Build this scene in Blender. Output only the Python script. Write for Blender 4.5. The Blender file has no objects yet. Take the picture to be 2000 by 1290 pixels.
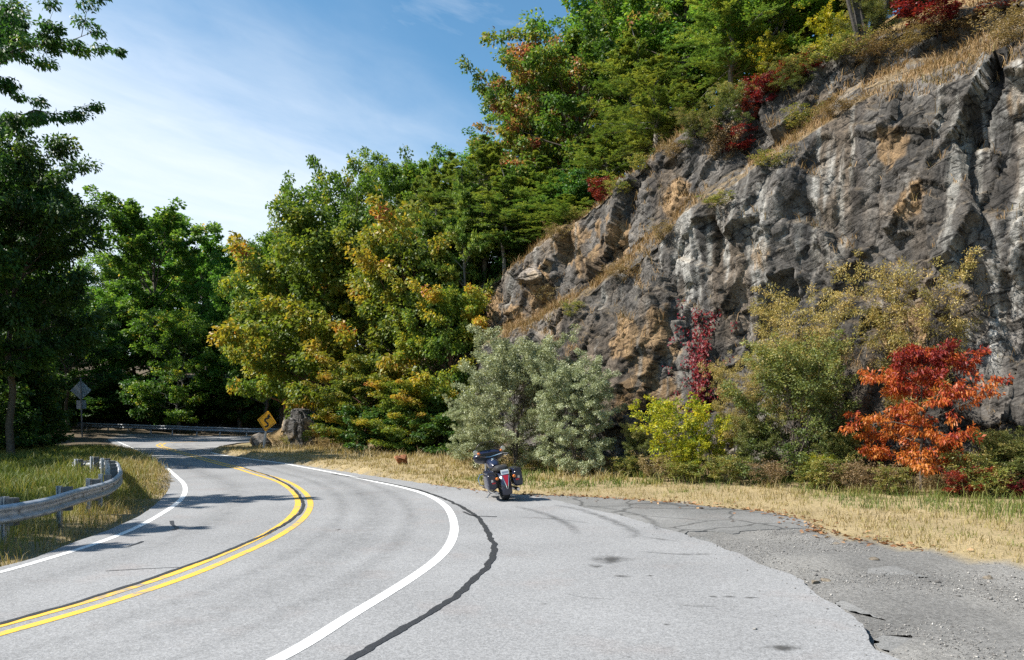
import bpy, bmesh, math, random
import numpy as np
from mathutils import Vector, Matrix

sc = bpy.context.scene
COL = sc.collection
# ------------------------------------------------------------------ camera, sky, sun, exposure
HC, F, HOR = 2.15, 1500.0, 808.0          # eye height, focal length in px of a 2000 px frame, horizon row
cam = bpy.data.cameras.new('camera')
cam.sensor_width = 36.0
cam.lens = 36.0 * F / 2000.0
cam.shift_y = (HOR - 645.0) / 2000.0
cam.clip_end = 5000.0
cam_ob = bpy.data.objects.new('camera', cam)
cam_ob.location = (0, 0, HC)
cam_ob.rotation_euler = (math.radians(90), 0, 0)
COL.objects.link(cam_ob)
sc.camera = cam_ob

SUN_EL, SUN_ROT = math.radians(46), math.radians(-100)
world = bpy.data.worlds.new('World')
sc.world = world
world.use_nodes = True
def build_world():
    nt = world.node_tree
    nt.nodes.clear()
    N, L = nt.nodes.new, nt.links.new
    def M(op, a, b=None, c=None):
        n = N('ShaderNodeMath'); n.operation = op
        for i, v in enumerate((a, b, c)):
            if v is None: continue
            if isinstance(v, (int, float)): n.inputs[i].default_value = v
            else: L(v, n.inputs[i])
        return n.outputs[0]
    out = N('ShaderNodeOutputWorld'); bg = N('ShaderNodeBackground')
    sky = N('ShaderNodeTexSky'); sky.sky_type = 'NISHITA'; sky.sun_disc = False
    sky.sun_elevation = SUN_EL; sky.sun_rotation = SUN_ROT
    sky.air_density = 1.0; sky.dust_density = 0.6; sky.ozone_density = 1.0; sky.altitude = 600
    hs = N('ShaderNodeHueSaturation'); hs.inputs['Saturation'].default_value = 1.2; hs.inputs['Hue'].default_value = 0.487; hs.inputs['Value'].default_value = 1.06
    L(sky.outputs[0], hs.inputs['Color'])
    tc = N('ShaderNodeTexCoord'); sp = N('ShaderNodeSeparateXYZ'); L(tc.outputs['Generated'], sp.inputs[0])
    z = M('MAXIMUM', sp.outputs[2], 0.04)
    u = M('DIVIDE', sp.outputs[0], z); v = M('DIVIDE', sp.outputs[1], z)
    du = M('ADD', u, 1.13); dv = M('SUBTRACT', v, 2.2)
    dist = M('ADD', M('MULTIPLY', du, -0.90), M('MULTIPLY', dv, 0.434))
    al = M('ADD', M('MULTIPLY', du, 0.434), M('MULTIPLY', dv, 0.90))
    def noise(sx, sy, scale, det, rough=0.55):
        cb = N('ShaderNodeCombineXYZ')
        L(M('MULTIPLY', dist, sx), cb.inputs[0]); L(M('MULTIPLY', al, sy), cb.inputs[1])
        n = N('ShaderNodeTexNoise'); n.inputs['Scale'].default_value = scale; n.inputs['Detail'].default_value = det
        n.inputs['Roughness'].default_value = rough
        n.inputs['Distortion'].default_value = 0.4
        L(cb.outputs[0], n.inputs['Vector']); return n.outputs['Fac']
    n1 = noise(1.0, 0.35, 1.1, 6); n2 = noise(1.0, 0.45, 4.5, 7, 0.6)
    m = M('ADD', dist, M('ADD', M('MULTIPLY', M('SUBTRACT', n1, 0.5), 1.0), M('MULTIPLY', M('SUBTRACT', n2, 0.5), .35)))
    mr = N('ShaderNodeMapRange'); mr.interpolation_type = 'SMOOTHSTEP'
    mr.inputs['From Min'].default_value = -0.85; mr.inputs['From Max'].default_value = 0.45
    L(m, mr.inputs['Value'])
    tex = M('ADD', M('MULTIPLY', n2, 0.36), 0.72)
    sheet = M('MINIMUM', M('MULTIPLY', mr.outputs[0], M('MULTIPLY', tex, 0.84)), 0.84)
    w = N('ShaderNodeMapRange'); w.inputs['From Min'].default_value = 0.60; w.inputs['From Max'].default_value = 0.86
    L(noise(1.0, 0.7, 2.3, 8, 0.62), w.inputs['Value'])
    fac = M('MAXIMUM', sheet, M('MULTIPLY', w.outputs[0], 0.45))
    mix = N('ShaderNodeMix'); mix.data_type = 'RGBA'
    L(fac, mix.inputs['Factor']); L(hs.outputs[0], mix.inputs[6])
    mix.inputs[7].default_value = (5.7, 6.1, 6.6, 1)
    L(mix.outputs[2], bg.inputs['Color'])
    bg.inputs['Strength'].default_value = 0.085
    L(bg.outputs[0], out.inputs['Surface'])
build_world()
sun = bpy.data.lights.new('sun', 'SUN')
sun.energy = 4.6
sun.angle = math.radians(0.53)
sun.color = (1.0, 0.955, 0.88)
sun_ob = bpy.data.objects.new('sun', sun)
TO_SUN = Vector((math.sin(SUN_ROT) * math.cos(SUN_EL), math.cos(SUN_ROT) * math.cos(SUN_EL), math.sin(SUN_EL)))
sun_ob.rotation_euler = TO_SUN.to_track_quat('Z', 'Y').to_euler()
sun_ob.location = TO_SUN * 60
COL.objects.link(sun_ob)
vs = sc.view_settings
vs.view_transform = 'Standard'; vs.look = 'None'; vs.gamma = 1.0; vs.use_curve_mapping = False
vs.exposure = 1.1
cy = sc.cycles
cy.max_bounces = 7; cy.diffuse_bounces = 3; cy.glossy_bounces = 3; cy.transmission_bounces = 4; cy.transparent_max_bounces = 8
cy.caustics_reflective = False; cy.caustics_refractive = False
cy.sample_clamp_indirect = 6.0
cy.use_denoising = False

# ------------------------------------------------------------------ helpers
def G(x, y, z=0.0):
    """Ground point seen at row y / column x of the 2000 px photograph."""
    Y = F * (HC - z) / (y - HOR)
    return ((x - 1000.0) * Y / F, Y)
def P(x, y, Y):
    """Point at distance Y."""
    return ((x - 1000.0) * Y / F, Y, HC + (HOR - y) * Y / F)

def tag(o, label=None, cat=None, group=None, kind=None):
    if label: o['label'] = label
    if cat: o['category'] = cat
    if group: o['group'] = group
    if kind: o['kind'] = kind
    return o
def empty(name, loc=(0, 0, 0), rot=(0, 0, 0)):
    o = bpy.data.objects.new(name, None); o.empty_display_size = 0.2
    o.location = loc; o.rotation_euler = rot
    COL.objects.link(o); return o
def link(name, me, parent=None, loc=None):
    o = bpy.data.objects.new(name, me)
    if parent is not None: o.parent = parent
    if loc is not None: o.location = loc
    COL.objects.link(o); return o
def np_mesh(name, V, faces, mat, smooth=False, attrs=None):
    """faces: an (n,k) array or a list of such arrays; attrs: {name: (domain, type, values)}."""
    me = bpy.data.meshes.new(name)
    V = np.asarray(V, np.float32)
    if not isinstance(faces, (list, tuple)): faces = [faces]
    faces = [np.asarray(f, np.int32) for f in faces if len(f)]
    me.vertices.add(len(V)); me.vertices.foreach_set('co', V.ravel())
    nl = sum(f.size for f in faces); npol = sum(len(f) for f in faces)
    me.loops.add(nl); me.polygons.add(npol)
    me.loops.foreach_set('vertex_index', np.concatenate([f.ravel() for f in faces]))
    tot = np.concatenate([np.full(len(f), f.shape[1], np.int32) for f in faces])
    st = np.concatenate([[0], np.cumsum(tot)[:-1]]).astype(np.int32)
    me.polygons.foreach_set('loop_start', st)
    try: me.polygons.foreach_set('loop_total', tot)
    except Exception: pass
    if smooth: me.polygons.foreach_set('use_smooth', np.ones(npol, bool))
    for k, (dom, ty, val) in (attrs or {}).items():
        a = me.attributes.new(k, ty, dom)
        a.data.foreach_set('color' if ty == 'FLOAT_COLOR' else 'value', np.asarray(val, np.float32).ravel())
    me.update(calc_edges=True)
    me.validate(clean_customdata=False)
    if mat is not None: me.materials.append(mat)
    return me

# noise -----------------------------------------------------------
def _hash(ix, iy, iz, seed):
    h = (ix.astype(np.int64) * 374761393 + iy.astype(np.int64) * 668265263 + iz.astype(np.int64) * 1274126177 + seed * 974634777) & 0xFFFFFFFF
    h = ((h ^ (h >> 13)) * 1103515245) & 0xFFFFFFFF
    h = ((h ^ (h >> 16)) * 2246822519) & 0xFFFFFFFF
    h = h ^ (h >> 15)
    return (h & 0xFFFFFF) / float(0xFFFFFF)
def vnoise(p, seed=0):
    i = np.floor(p).astype(np.int64); f = p - i
    f = f * f * (3 - 2 * f)
    r = 0
    for dx in (0, 1):
        for dy in (0, 1):
            for dz in (0, 1):
                w = (f[:, 0] if dx else 1 - f[:, 0]) * (f[:, 1] if dy else 1 - f[:, 1]) * (f[:, 2] if dz else 1 - f[:, 2])
                r = r + w * _hash(i[:, 0] + dx, i[:, 1] + dy, i[:, 2] + dz, seed)
    return r
def fbm(p, seed=0, oct=4, gain=0.5):
    a, s, t = 1.0, 0, 0
    for k in range(oct):
        s = s + a * vnoise(p * (2.03 ** k) + k * 17.3, seed + k); t += a; a *= gain
    return s / t
def worley(p, seed=0, metric='e'):
    """nearest and second distance, cell hash triple, vector from the cell point."""
    i = np.floor(p).astype(np.int64)
    n = len(p)
    f1 = np.full(n, 9.0); f2 = np.full(n, 9.0); dv = np.zeros((n, 3)); cid = np.zeros((n, 3), np.int64)
    for dx in (-1, 0, 1):
        for dy in (-1, 0, 1):
            for dz in (-1, 0, 1):
                c = i + np.array([dx, dy, dz])
                q = np.stack([_hash(c[:, 0], c[:, 1], c[:, 2], seed + k) for k in (1, 2, 3)], 1) * 0.9 + 0.05 + c
                v = p - q
                d = np.sqrt((v * v).sum(1)) if metric == 'e' else np.abs(v).max(1) if metric == 'c' else np.abs(v).sum(1)
                near = d < f1
                f2 = np.where(near, f1, np.minimum(f2, d))
                f1 = np.where(near, d, f1)
                dv[near] = v[near]; cid[near] = c[near]
    hs = np.stack([_hash(cid[:, 0], cid[:, 1], cid[:, 2], seed + k) for k in (11, 12, 13, 14)], 1)
    return f1, f2, hs, dv
def sstep(a, b, x):
    t = np.clip((x - a) / (b - a), 0, 1); return t * t * (3 - 2 * t)

def catmull(pts, n=8):
    pts = np.asarray(pts, float)
    P0 = np.vstack([2 * pts[0] - pts[1], pts, 2 * pts[-1] - pts[-2]])
    out = []
    for k in range(1, len(P0) - 2):
        a, b, c, d = P0[k - 1], P0[k], P0[k + 1], P0[k + 2]
        for t in np.linspace(0, 1, n, endpoint=False):
            out.append(0.5 * ((2 * b) + (-a + c) * t + (2 * a - 5 * b + 4 * c - d) * t * t + (-a + 3 * b - 3 * c + d) * t ** 3))
    out.append(P0[-2])
    return np.array(out)
def resample(pts, step):
    pts = np.asarray(pts, float)
    s = np.concatenate([[0], np.cumsum(np.linalg.norm(np.diff(pts, axis=0), axis=1))])
    n = max(2, int(s[-1] / step) + 1)
    q = np.linspace(0, s[-1], n)
    return np.stack([np.interp(q, s, pts[:, k]) for k in range(pts.shape[1])], 1)
def smooth_line(pts, it=3):
    pts = np.array(pts, float)
    for _ in range(it):
        pts[1:-1] = pts[1:-1] * 0.5 + (pts[:-2] + pts[2:]) * 0.25
    return pts
def normals2(pts):
    d = np.gradient(pts, axis=0)
    d /= np.linalg.norm(d, axis=1)[:, None] + 1e-9
    return np.stack([d[:, 1], -d[:, 0]], 1)      # to the right of travel
def inside(poly, X, Y):
    poly = np.asarray(poly); r = np.zeros(X.shape, bool)
    x1, y1 = poly[-1]
    for x2, y2 in poly:
        c = ((y2 > Y) != (y1 > Y)) & (X < (x1 - x2) * (Y - y2) / (y1 - y2 + 1e-12) + x2)
        r ^= c; x1, y1 = x2, y2
    return r
def polydist(poly, X, Y, closed=True):
    poly = np.asarray(poly); d = np.full(X.shape, 1e9)
    n = len(poly)
    for k in range(n if closed else n - 1):
        ax, ay = poly[k]; bx, by = poly[(k + 1) % n]
        L2 = (bx - ax) ** 2 + (by - ay) ** 2 + 1e-12
        t = np.clip(((X - ax) * (bx - ax) + (Y - ay) * (by - ay)) / L2, 0, 1)
        d = np.minimum(d, np.hypot(X - ax - t * (bx - ax), Y - ay - t * (by - ay)))
    return d

class MB:
    """Collects simple solids into ONE mesh."""
    def __init__(s): s.v = []; s.f = []
    def add(s, vs, fs):
        o = len(s.v); s.v += [tuple(map(float, q)) for q in vs]; s.f += [tuple(i + o for i in f) for f in fs]
    def box(s, c, size, R=None):
        vs = [Vector(((i & 1) - .5, ((i >> 1) & 1) - .5, ((i >> 2) & 1) - .5)) * Vector(size) if False else Vector((((i & 1) - .5) * size[0], (((i >> 1) & 1) - .5) * size[1], (((i >> 2) & 1) - .5) * size[2])) for i in range(8)]
        if R is not None: vs = [R @ q for q in vs]
        s.add([q + Vector(c) for q in vs], [(0, 2, 3, 1), (4, 5, 7, 6), (0, 1, 5, 4), (2, 6, 7, 3), (0, 4, 6, 2), (1, 3, 7, 5)])
    def tube(s, path, r, n=6, cap=True):
        path = [Vector(p) for p in path]
        rs = r if hasattr(r, '__len__') else [r] * len(path)
        rings = []; prev = None
        for k, p in enumerate(path):
            d = (path[min(k + 1, len(path) - 1)] - path[max(k - 1, 0)]).normalized()
            a = prev if prev is not None else (Vector((1, 0, 0)) if abs(d.x) < .8 else Vector((0, 1, 0)))
            a = (a - d * a.dot(d)).normalized(); b = d.cross(a); prev = a
            rings.append([p + (a * math.cos(2 * math.pi * j / n) + b * math.sin(2 * math.pi * j / n)) * rs[k] for j in range(n)])
        s.loft(rings, cap)
    def loft(s, rings, cap=True):
        n = len(rings[0]); o = len(s.v)
        for r in rings: s.v += [tuple(map(float, q)) for q in r]
        for k in range(len(rings) - 1):
            for j in range(n):
                s.f.append((o + k * n + j, o + k * n + (j + 1) % n, o + (k + 1) * n + (j + 1) % n, o + (k + 1) * n + j))
        if cap:
            s.f.append(tuple(o + j for j in reversed(range(n))))
            s.f.append(tuple(o + (len(rings) - 1) * n + j for j in range(n)))
    def pod(s, st, n=16):
        """stations along y: (y, cx, cz, half width, half height, exponent)"""
        rings = []
        for y, cx, cz, hw, hh, e in st:
            ring = []
            for j in range(n):
                a = 2 * math.pi * (j + .5) / n
                c, q = math.cos(a), math.sin(a)
                ring.append((cx + hw * math.copysign(abs(c) ** (2 / e), c), y, cz + hh * math.copysign(abs(q) ** (2 / e), q)))
            rings.append(ring)
        s.loft(rings)
    def lathe(s, prof, c, n=24, axis='x', closed=False):
        rings = []
        for j in range(n):
            a = 2 * math.pi * j / n
            ring = []
            for r, h in prof:
                if axis == 'x': ring.append((c[0] + h, c[1] + r * math.cos(a), c[2] + r * math.sin(a)))
                elif axis == 'y': ring.append((c[0] + r * math.cos(a), c[1] + h, c[2] + r * math.sin(a)))
                else: ring.append((c[0] + r * math.cos(a), c[1] + r * math.sin(a), c[2] + h))
            rings.append(ring)
        o = len(s.v); m = len(prof)
        for r in rings: s.v += r
        for j in range(n):
            for k in range(m if closed else m - 1):
                a, b = j * m + k, j * m + (k + 1) % m
                c2, d = ((j + 1) % n) * m + (k + 1) % m, ((j + 1) % n) * m + k
                s.f.append((o + a, o + b, o + c2, o + d))
    def prism(s, poly, h0, h1):
        n = len(poly)
        s.add([(x, y, h0) for x, y in poly] + [(x, y, h1) for x, y in poly],
              [tuple(reversed(range(n))), tuple(range(n, 2 * n))] + [(j, (j + 1) % n, n + (j + 1) % n, n + j) for j in range(n)])
    def build(s, name, mat, parent=None, smooth=False, M=None):
        me = bpy.data.meshes.new(name)
        vs = [M @ Vector(q) for q in s.v] if M is not None else s.v
        me.from_pydata([tuple(q) for q in vs], [], s.f)
        bm = bmesh.new(); bm.from_mesh(me)
        bmesh.ops.recalc_face_normals(bm, faces=bm.faces); bm.to_mesh(me); bm.free()
        if smooth:
            me.polygons.foreach_set('use_smooth', [True] * len(me.polygons))
            try: me.set_sharp_from_angle(angle=math.radians(38))
            except Exception: pass
        me.materials.append(mat)
        return link(name, me, parent)

# ------------------------------------------------------------------ materials
def new_mat(name):
    m = bpy.data.materials.new(name); m.use_nodes = True
    nt = m.node_tree; nt.nodes.clear()
    out = nt.nodes.new('ShaderNodeOutputMaterial')
    b = nt.nodes.new('ShaderNodeBsdfPrincipled')
    nt.links.new(b.outputs[0], out.inputs[0])
    return m, nt, b, out
def simple(name, col, rough=0.5, metal=0.0, spec=0.5, noise=0.0, scale=20.0, bump=0.0, coat=0.0):
    m, nt, b, out = new_mat(name)
    b.inputs['Roughness'].default_value = rough; b.inputs['Metallic'].default_value = metal
    b.inputs['Specular IOR Level'].default_value = spec
    b.inputs['Coat Weight'].default_value = coat
    b.inputs['Base Color'].default_value = (*col, 1)
    if noise or bump:
        tc = nt.nodes.new('ShaderNodeTexCoord')
        n = nt.nodes.new('ShaderNodeTexNoise'); n.inputs['Scale'].default_value = scale; n.inputs['Detail'].default_value = 6
        nt.links.new(tc.outputs['Object'], n.inputs['Vector'])
        r = nt.nodes.new('ShaderNodeValToRGB')
        r.color_ramp.elements[0].position = 0.3; r.color_ramp.elements[1].position = 0.7
        r.color_ramp.elements[0].color = tuple(c * (1 - noise) for c in col) + (1,)
        r.color_ramp.elements[1].color = tuple(min(1, c * (1 + noise)) for c in col) + (1,)
        nt.links.new(n.outputs['Fac'], r.inputs[0]); nt.links.new(r.outputs[0], b.inputs['Base Color'])
        if bump:
            bp = nt.nodes.new('ShaderNodeBump'); bp.inputs['Strength'].default_value = bump; bp.inputs['Distance'].default_value = 0.02
            nt.links.new(n.outputs['Fac'], bp.inputs['Height']); nt.links.new(bp.outputs[0], b.inputs['Normal'])
    return m
def leaf_mat(name, ramp, trans=0.35, rough=0.5, spec=0.35, var=0.05, tgain=1.5):
    m, nt, b, out = new_mat(name)
    at = nt.nodes.new('ShaderNodeAttribute'); at.attribute_name = 'tint'
    r = nt.nodes.new('ShaderNodeValToRGB')
    el = r.color_ramp.elements
    while len(el) > 1: el.remove(el[-1])
    el[0].position = ramp[0][0]; el[0].color = (*ramp[0][1], 1)
    for p, c in ramp[1:]:
        e = el.new(p); e.color = (*c, 1)
    nt.links.new(at.outputs['Fac'], r.inputs[0])
    oi = nt.nodes.new('ShaderNodeObjectInfo')
    hsv = nt.nodes.new('ShaderNodeHueSaturation')
    def lin(a, c):
        n = nt.nodes.new('ShaderNodeMath'); n.operation = 'MULTIPLY_ADD'
        nt.links.new(oi.outputs['Random'], n.inputs[0]); n.inputs[1].default_value = a; n.inputs[2].default_value = c
        return n.outputs[0]
    nt.links.new(lin(var * 0.5, 0.5 - var * 0.25), hsv.inputs['Hue'])
    nt.links.new(lin(var * 5, 1 - var * 2.5), hsv.inputs['Value'])
    nt.links.new(r.outputs[0], hsv.inputs['Color'])
    nt.links.new(hsv.outputs[0], b.inputs['Base Color'])
    b.inputs['Roughness'].default_value = rough; b.inputs['Specular IOR Level'].default_value = spec
    tr = nt.nodes.new('ShaderNodeBsdfTranslucent')
    mu = nt.nodes.new('ShaderNodeMix'); mu.data_type = 'RGBA'; mu.blend_type = 'MULTIPLY'; mu.inputs['Factor'].default_value = 1
    nt.links.new(hsv.outputs[0], mu.inputs[6]); mu.inputs[7].default_value = (tgain * 1.05, tgain, tgain * 0.6, 1)
    nt.links.new(mu.outputs[2], tr.inputs['Color'])
    mx = nt.nodes.new('ShaderNodeMixShader'); mx.inputs[0].default_value = trans
    nt.links.new(b.outputs[0], mx.inputs[1]); nt.links.new(tr.outputs[0], mx.inputs[2]); nt.links.new(mx.outputs[0], out.inputs[0])
    return m

def asphalt_mat(name, lo, hi, warm=0.0, crack=0.0, patchy=0.5):
    m, nt, b, out = new_mat(name)
    N, L = nt.nodes.new, nt.links.new
    tc = N('ShaderNodeTexCoord')
    def noise(scale, det=3, rough=.6):
        n = N('ShaderNodeTexNoise'); n.inputs['Scale'].default_value = scale; n.inputs['Detail'].default_value = det; n.inputs['Roughness'].default_value = rough
        L(tc.outputs['Object'], n.inputs['Vector']); return n.outputs['Fac']
    def M(op, a, b_, c=None):
        n = N('ShaderNodeMath'); n.operation = op
        for i, v in enumerate((a, b_, c)):
            if v is None: continue
            if isinstance(v, (int, float)): n.inputs[i].default_value = v
            else: L(v, n.inputs[i])
        return n.outputs[0]
    fine = noise(95, 2, .7); mid = noise(14, 4); big = noise(0.35, 5, .55)
    vo = N('ShaderNodeTexVoronoi'); vo.inputs['Scale'].default_value = 60; L(tc.outputs['Object'], vo.inputs['Vector'])
    spk = N('ShaderNodeSeparateColor'); L(vo.outputs['Color'], spk.inputs[0])
    val = M('ADD', M('MULTIPLY', spk.outputs[0], 0.42), M('MULTIPLY', fine, 0.45))
    val = M('ADD', val, M('MULTIPLY', M('SUBTRACT', mid, .5), 0.35))
    val = M('ADD', val, M('MULTIPLY', M('SUBTRACT', big, .5), patchy))
    r = N('ShaderNodeValToRGB'); r.color_ramp.elements[0].position = .12; r.color_ramp.elements[1].position = .80
    r.color_ramp.elements[0].color = (lo, lo, lo * (1 - warm), 1); r.color_ramp.elements[1].color = (hi, hi * (1 - warm * .3), hi * (1 - warm), 1)
    L(val, r.inputs[0])
    col = r.outputs[0]
    # faint reddish wear patches
    rp = N('ShaderNodeMapRange'); rp.inputs['From Min'].default_value = .56; rp.inputs['From Max'].default_value = .75; L(noise(0.8, 3), rp.inputs['Value'])
    mx = N('ShaderNodeMix'); mx.data_type = 'RGBA'; mx.blend_type = 'MULTIPLY'
    L(M('MULTIPLY', rp.outputs[0], .55), mx.inputs['Factor']); L(col, mx.inputs[6]); mx.inputs[7].default_value = (1.0, .9, .86, 1)
    col = mx.outputs[2]
    h = M('ADD', M('MULTIPLY', spk.outputs[0], .5), fine)
    if crack:
        vc = N('ShaderNodeTexVoronoi'); vc.feature = 'DISTANCE_TO_EDGE'; vc.inputs['Scale'].default_value = 0.9
        wn = N('ShaderNodeTexNoise'); wn.inputs['Scale'].default_value = 1.5; wn.inputs['Detail'].default_value = 5; L(tc.outputs['Object'], wn.inputs['Vector'])
        mv = N('ShaderNodeMix'); mv.data_type = 'VECTOR'; mv.inputs['Factor'].default_value = .35
        L(tc.outputs['Object'], mv.inputs[4]); L(wn.outputs['Color'], mv.inputs[5]); L(mv.outputs[1], vc.inputs['Vector'])
        mr = N('ShaderNodeMapRange'); mr.inputs['From Min'].default_value = .008; mr.inputs['From Max'].default_value = .03
        mr.inputs['To Min'].default_value = 1 - crack; mr.inputs['To Max'].default_value = 1; L(vc.outputs['Distance'], mr.inputs['Value'])
        mc = N('ShaderNodeMix'); mc.data_type = 'RGBA'; mc.blend_type = 'MULTIPLY'; mc.inputs['Factor'].default_value = 1
        L(col, mc.inputs[6])
        cc = N('ShaderNodeCombineColor')
        for k in range(3): L(mr.outputs[0], cc.inputs[k])
        L(cc.outputs[0], mc.inputs[7]); col = mc.outputs[2]
        h = M('ADD', h, M('MULTIPLY', mr.outputs[0], 1.5))
    L(col, b.inputs['Base Color'])
    bp = N('ShaderNodeBump'); bp.inputs['Strength'].default_value = .55; bp.inputs['Distance'].default_value = .006
    L(h, bp.inputs['Height']); L(bp.outputs[0], b.inputs['Normal'])
    b.inputs['Roughness'].default_value = .85; b.inputs['Specular IOR Level'].default_value = .3
    return m
def paint_mat(name, col, wear=.5, under=(.2, .2, .2)):
    m, nt, b, out = new_mat(name)
    N, L = nt.nodes.new, nt.links.new
    tc = N('ShaderNodeTexCoord')
    n = N('ShaderNodeTexNoise'); n.inputs['Scale'].default_value = 7; n.inputs['Detail'].default_value = 9; n.inputs['Roughness'].default_value = .7
    L(tc.outputs['Object'], n.inputs['Vector'])
    n2 = N('ShaderNodeTexNoise'); n2.inputs['Scale'].default_value = .9; n2.inputs['Detail'].default_value = 4; L(tc.outputs['Object'], n2.inputs['Vector'])
    ad = N('ShaderNodeMath'); ad.operation = 'MULTIPLY_ADD'; L(n2.outputs['Fac'], ad.inputs[0]); ad.inputs[1].default_value = .5; L(n.outputs['Fac'], ad.inputs[2])
    r = N('ShaderNodeMapRange'); r.inputs['From Min'].default_value = .93; r.inputs['From Max'].default_value = .76
    r.inputs['To Min'].default_value = wear
    r.inputs['To Max'].default_value = 0.0
    L(ad.outputs[0], r.inputs['Value'])
    mx = N('ShaderNodeMix'); mx.data_type = 'RGBA'; L(r.outputs[0], mx.inputs['Factor'])
    mx.inputs[6].default_value = (*col, 1); mx.inputs[7].default_value = (*under, 1)
    L(mx.outputs[2], b.inputs['Base Color']); b.inputs['Roughness'].default_value = .65
    bp = N('ShaderNodeBump'); bp.inputs['Strength'].default_value = .4; bp.inputs['Distance'].default_value = .004
    L(n.outputs['Fac'], bp.inputs['Height']); L(bp.outputs[0], b.inputs['Normal'])
    return m
def attr_mat(name, attr, bump=.5, scale=8, rough=.9, fine=.45, dist=.03):
    """Base colour from a colour attribute, broken up by fine noise."""
    m, nt, b, out = new_mat(name)
    N, L = nt.nodes.new, nt.links.new
    at = N('ShaderNodeAttribute'); at.attribute_name = attr
    tc = N('ShaderNodeTexCoord')
    n = N('ShaderNodeTexNoise'); n.inputs['Scale'].default_value = scale; n.inputs['Detail'].default_value = 8; n.inputs['Roughness'].default_value = .68
    L(tc.outputs['Object'], n.inputs['Vector'])
    r = N('ShaderNodeMapRange'); r.inputs['From Min'].default_value = .3; r.inputs['From Max'].default_value = .7
    r.inputs['To Min'].default_value = 1 - fine; r.inputs['To Max'].default_value = 1 + fine; L(n.outputs['Fac'], r.inputs['Value'])
    vm = N('ShaderNodeVectorMath'); vm.operation = 'SCALE'; L(at.outputs['Color'], vm.inputs[0]); L(r.outputs[0], vm.inputs['Scale'])
    L(vm.outputs[0], b.inputs['Base Color'])
    bp = N('ShaderNodeBump'); bp.inputs['Strength'].default_value = bump; bp.inputs['Distance'].default_value = dist
    L(n.outputs['Fac'], bp.inputs['Height']); L(bp.outputs[0], b.inputs['Normal'])
    b.inputs['Roughness'].default_value = rough; b.inputs['Specular IOR Level'].default_value = .25
    return m

MAT = {}
MAT['road'] = asphalt_mat('road_asphalt', .148, .335, patchy=.55)
MAT['old'] = asphalt_mat('old_asphalt', .09, .25, warm=.05, crack=.5, patchy=1.1)
MAT['tar'] = simple('tar_sealant', (.028, .028, .03), .55, noise=.25, scale=30, bump=.3)
MAT['white'] = paint_mat('white_paint', (.74, .74, .72), .55)
MAT['yellow'] = paint_mat('yellow_paint', (.66, .40, .045), .9)
MAT['bark'] = simple('bark', (.085, .068, .052), .9, noise=.5, scale=14, bump=.8)
MAT['bark_red'] = simple('bark_reddish', (.15, .075, .05), .9, noise=.5, scale=14, bump=.8)
MAT['bark_grey'] = simple('bark_pale', (.14, .125, .105), .9, noise=.45, scale=14, bump=.8)
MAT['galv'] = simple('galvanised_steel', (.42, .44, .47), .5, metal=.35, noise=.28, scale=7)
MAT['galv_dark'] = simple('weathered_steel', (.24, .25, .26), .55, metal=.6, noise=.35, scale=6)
MAT['wood_dark'] = simple('weathered_post_block', (.10, .105, .11), .8, noise=.4, scale=9, bump=.3)

# ------------------------------------------------------------------ road lines (ground coordinates)
def GL(l): return [G(*q) for q in l]
left_edge = [(-19, -9), (-13.2, -1.5), (-9.9, 3.2), (-8.2, 7.2)] + GL([(0, 1108), (140, 1060), (223, 1030), (300, 989), (333, 945), (318, 912), (262, 880), (212, 861), (222, 856.0), (260, 852.8), (340, 851.3), (420, 851.5), (500, 852.2)]) + [(-12, 73), (0, 74)]
right_edge = [(7.5, -9), (5.6, -1), (4.35, 3.5)] + GL([(1762, 1290), (1700, 1237), (1640, 1190), (1552, 1127), (1487, 1102), (1422, 1074), (1325, 1040), (1227, 1011), (1162, 996), (1065, 973), (1000, 964.5), (920, 956), (840, 946), (760, 934.5), (640, 917), (540, 901.5), (480, 894.5), (417, 884), (428, 874), (452, 867.5), (500, 863.5)]) + [(-12, 60.5), (0, 61.5)]
left_edge = resample(catmull(left_edge, 8), .25); right_edge = resample(catmull(right_edge, 8), .25)
road_poly = np.vstack([left_edge, right_edge[::-1]])
pull_outer = GL([(840, 946), (1000, 964.5), (1100, 968), (1195, 973), (1292, 979), (1390, 989), (1487, 998), (1552, 1010), (1584, 1020)])
grass_edge = pull_outer + GL([(1590, 1034), (1640, 1047), (1700, 1055), (1800, 1072), (1900, 1088), (2000, 1106), (2150, 1140), (2400, 1200)]) + [(11.5, 2), (12.5, -9)]
grass_edge = resample(catmull(grass_edge, 8), .25)

rng = np.random.default_rng(7)
def flat_poly_mesh(name, poly, z, mat, skirt=.08):
    """Filled polygon with a skirt, via bmesh triangle fill."""
    bm = bmesh.new()
    vt = [bm.verts.new((x, y, z)) for x, y in poly]
    f = bm.faces.new(vt)
    bmesh.ops.triangulate(bm, faces=[f], ngon_method='EAR_CLIP')
    lo = [bm.verts.new((x, y, z - skirt)) for x, y in poly]
    n = len(poly)
    for k in range(n):
        bm.faces.new((vt[k], lo[k], lo[(k + 1) % n], vt[(k + 1) % n]))
    bmesh.ops.recalc_face_normals(bm, faces=bm.faces)
    me = bpy.data.meshes.new(name); bm.to_mesh(me); bm.free()
    me.materials.append(mat); return me
def jag(pts, amp, seed):
    p = np.asarray(pts); n = normals2(p)
    q = np.stack([p[:, 0] * 2.3, p[:, 1] * 2.3, np.zeros(len(p))], 1)
    o = (fbm(q, seed, 4, .6) - .5) * 2 * amp
    return p + n * o[:, None]
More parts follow.
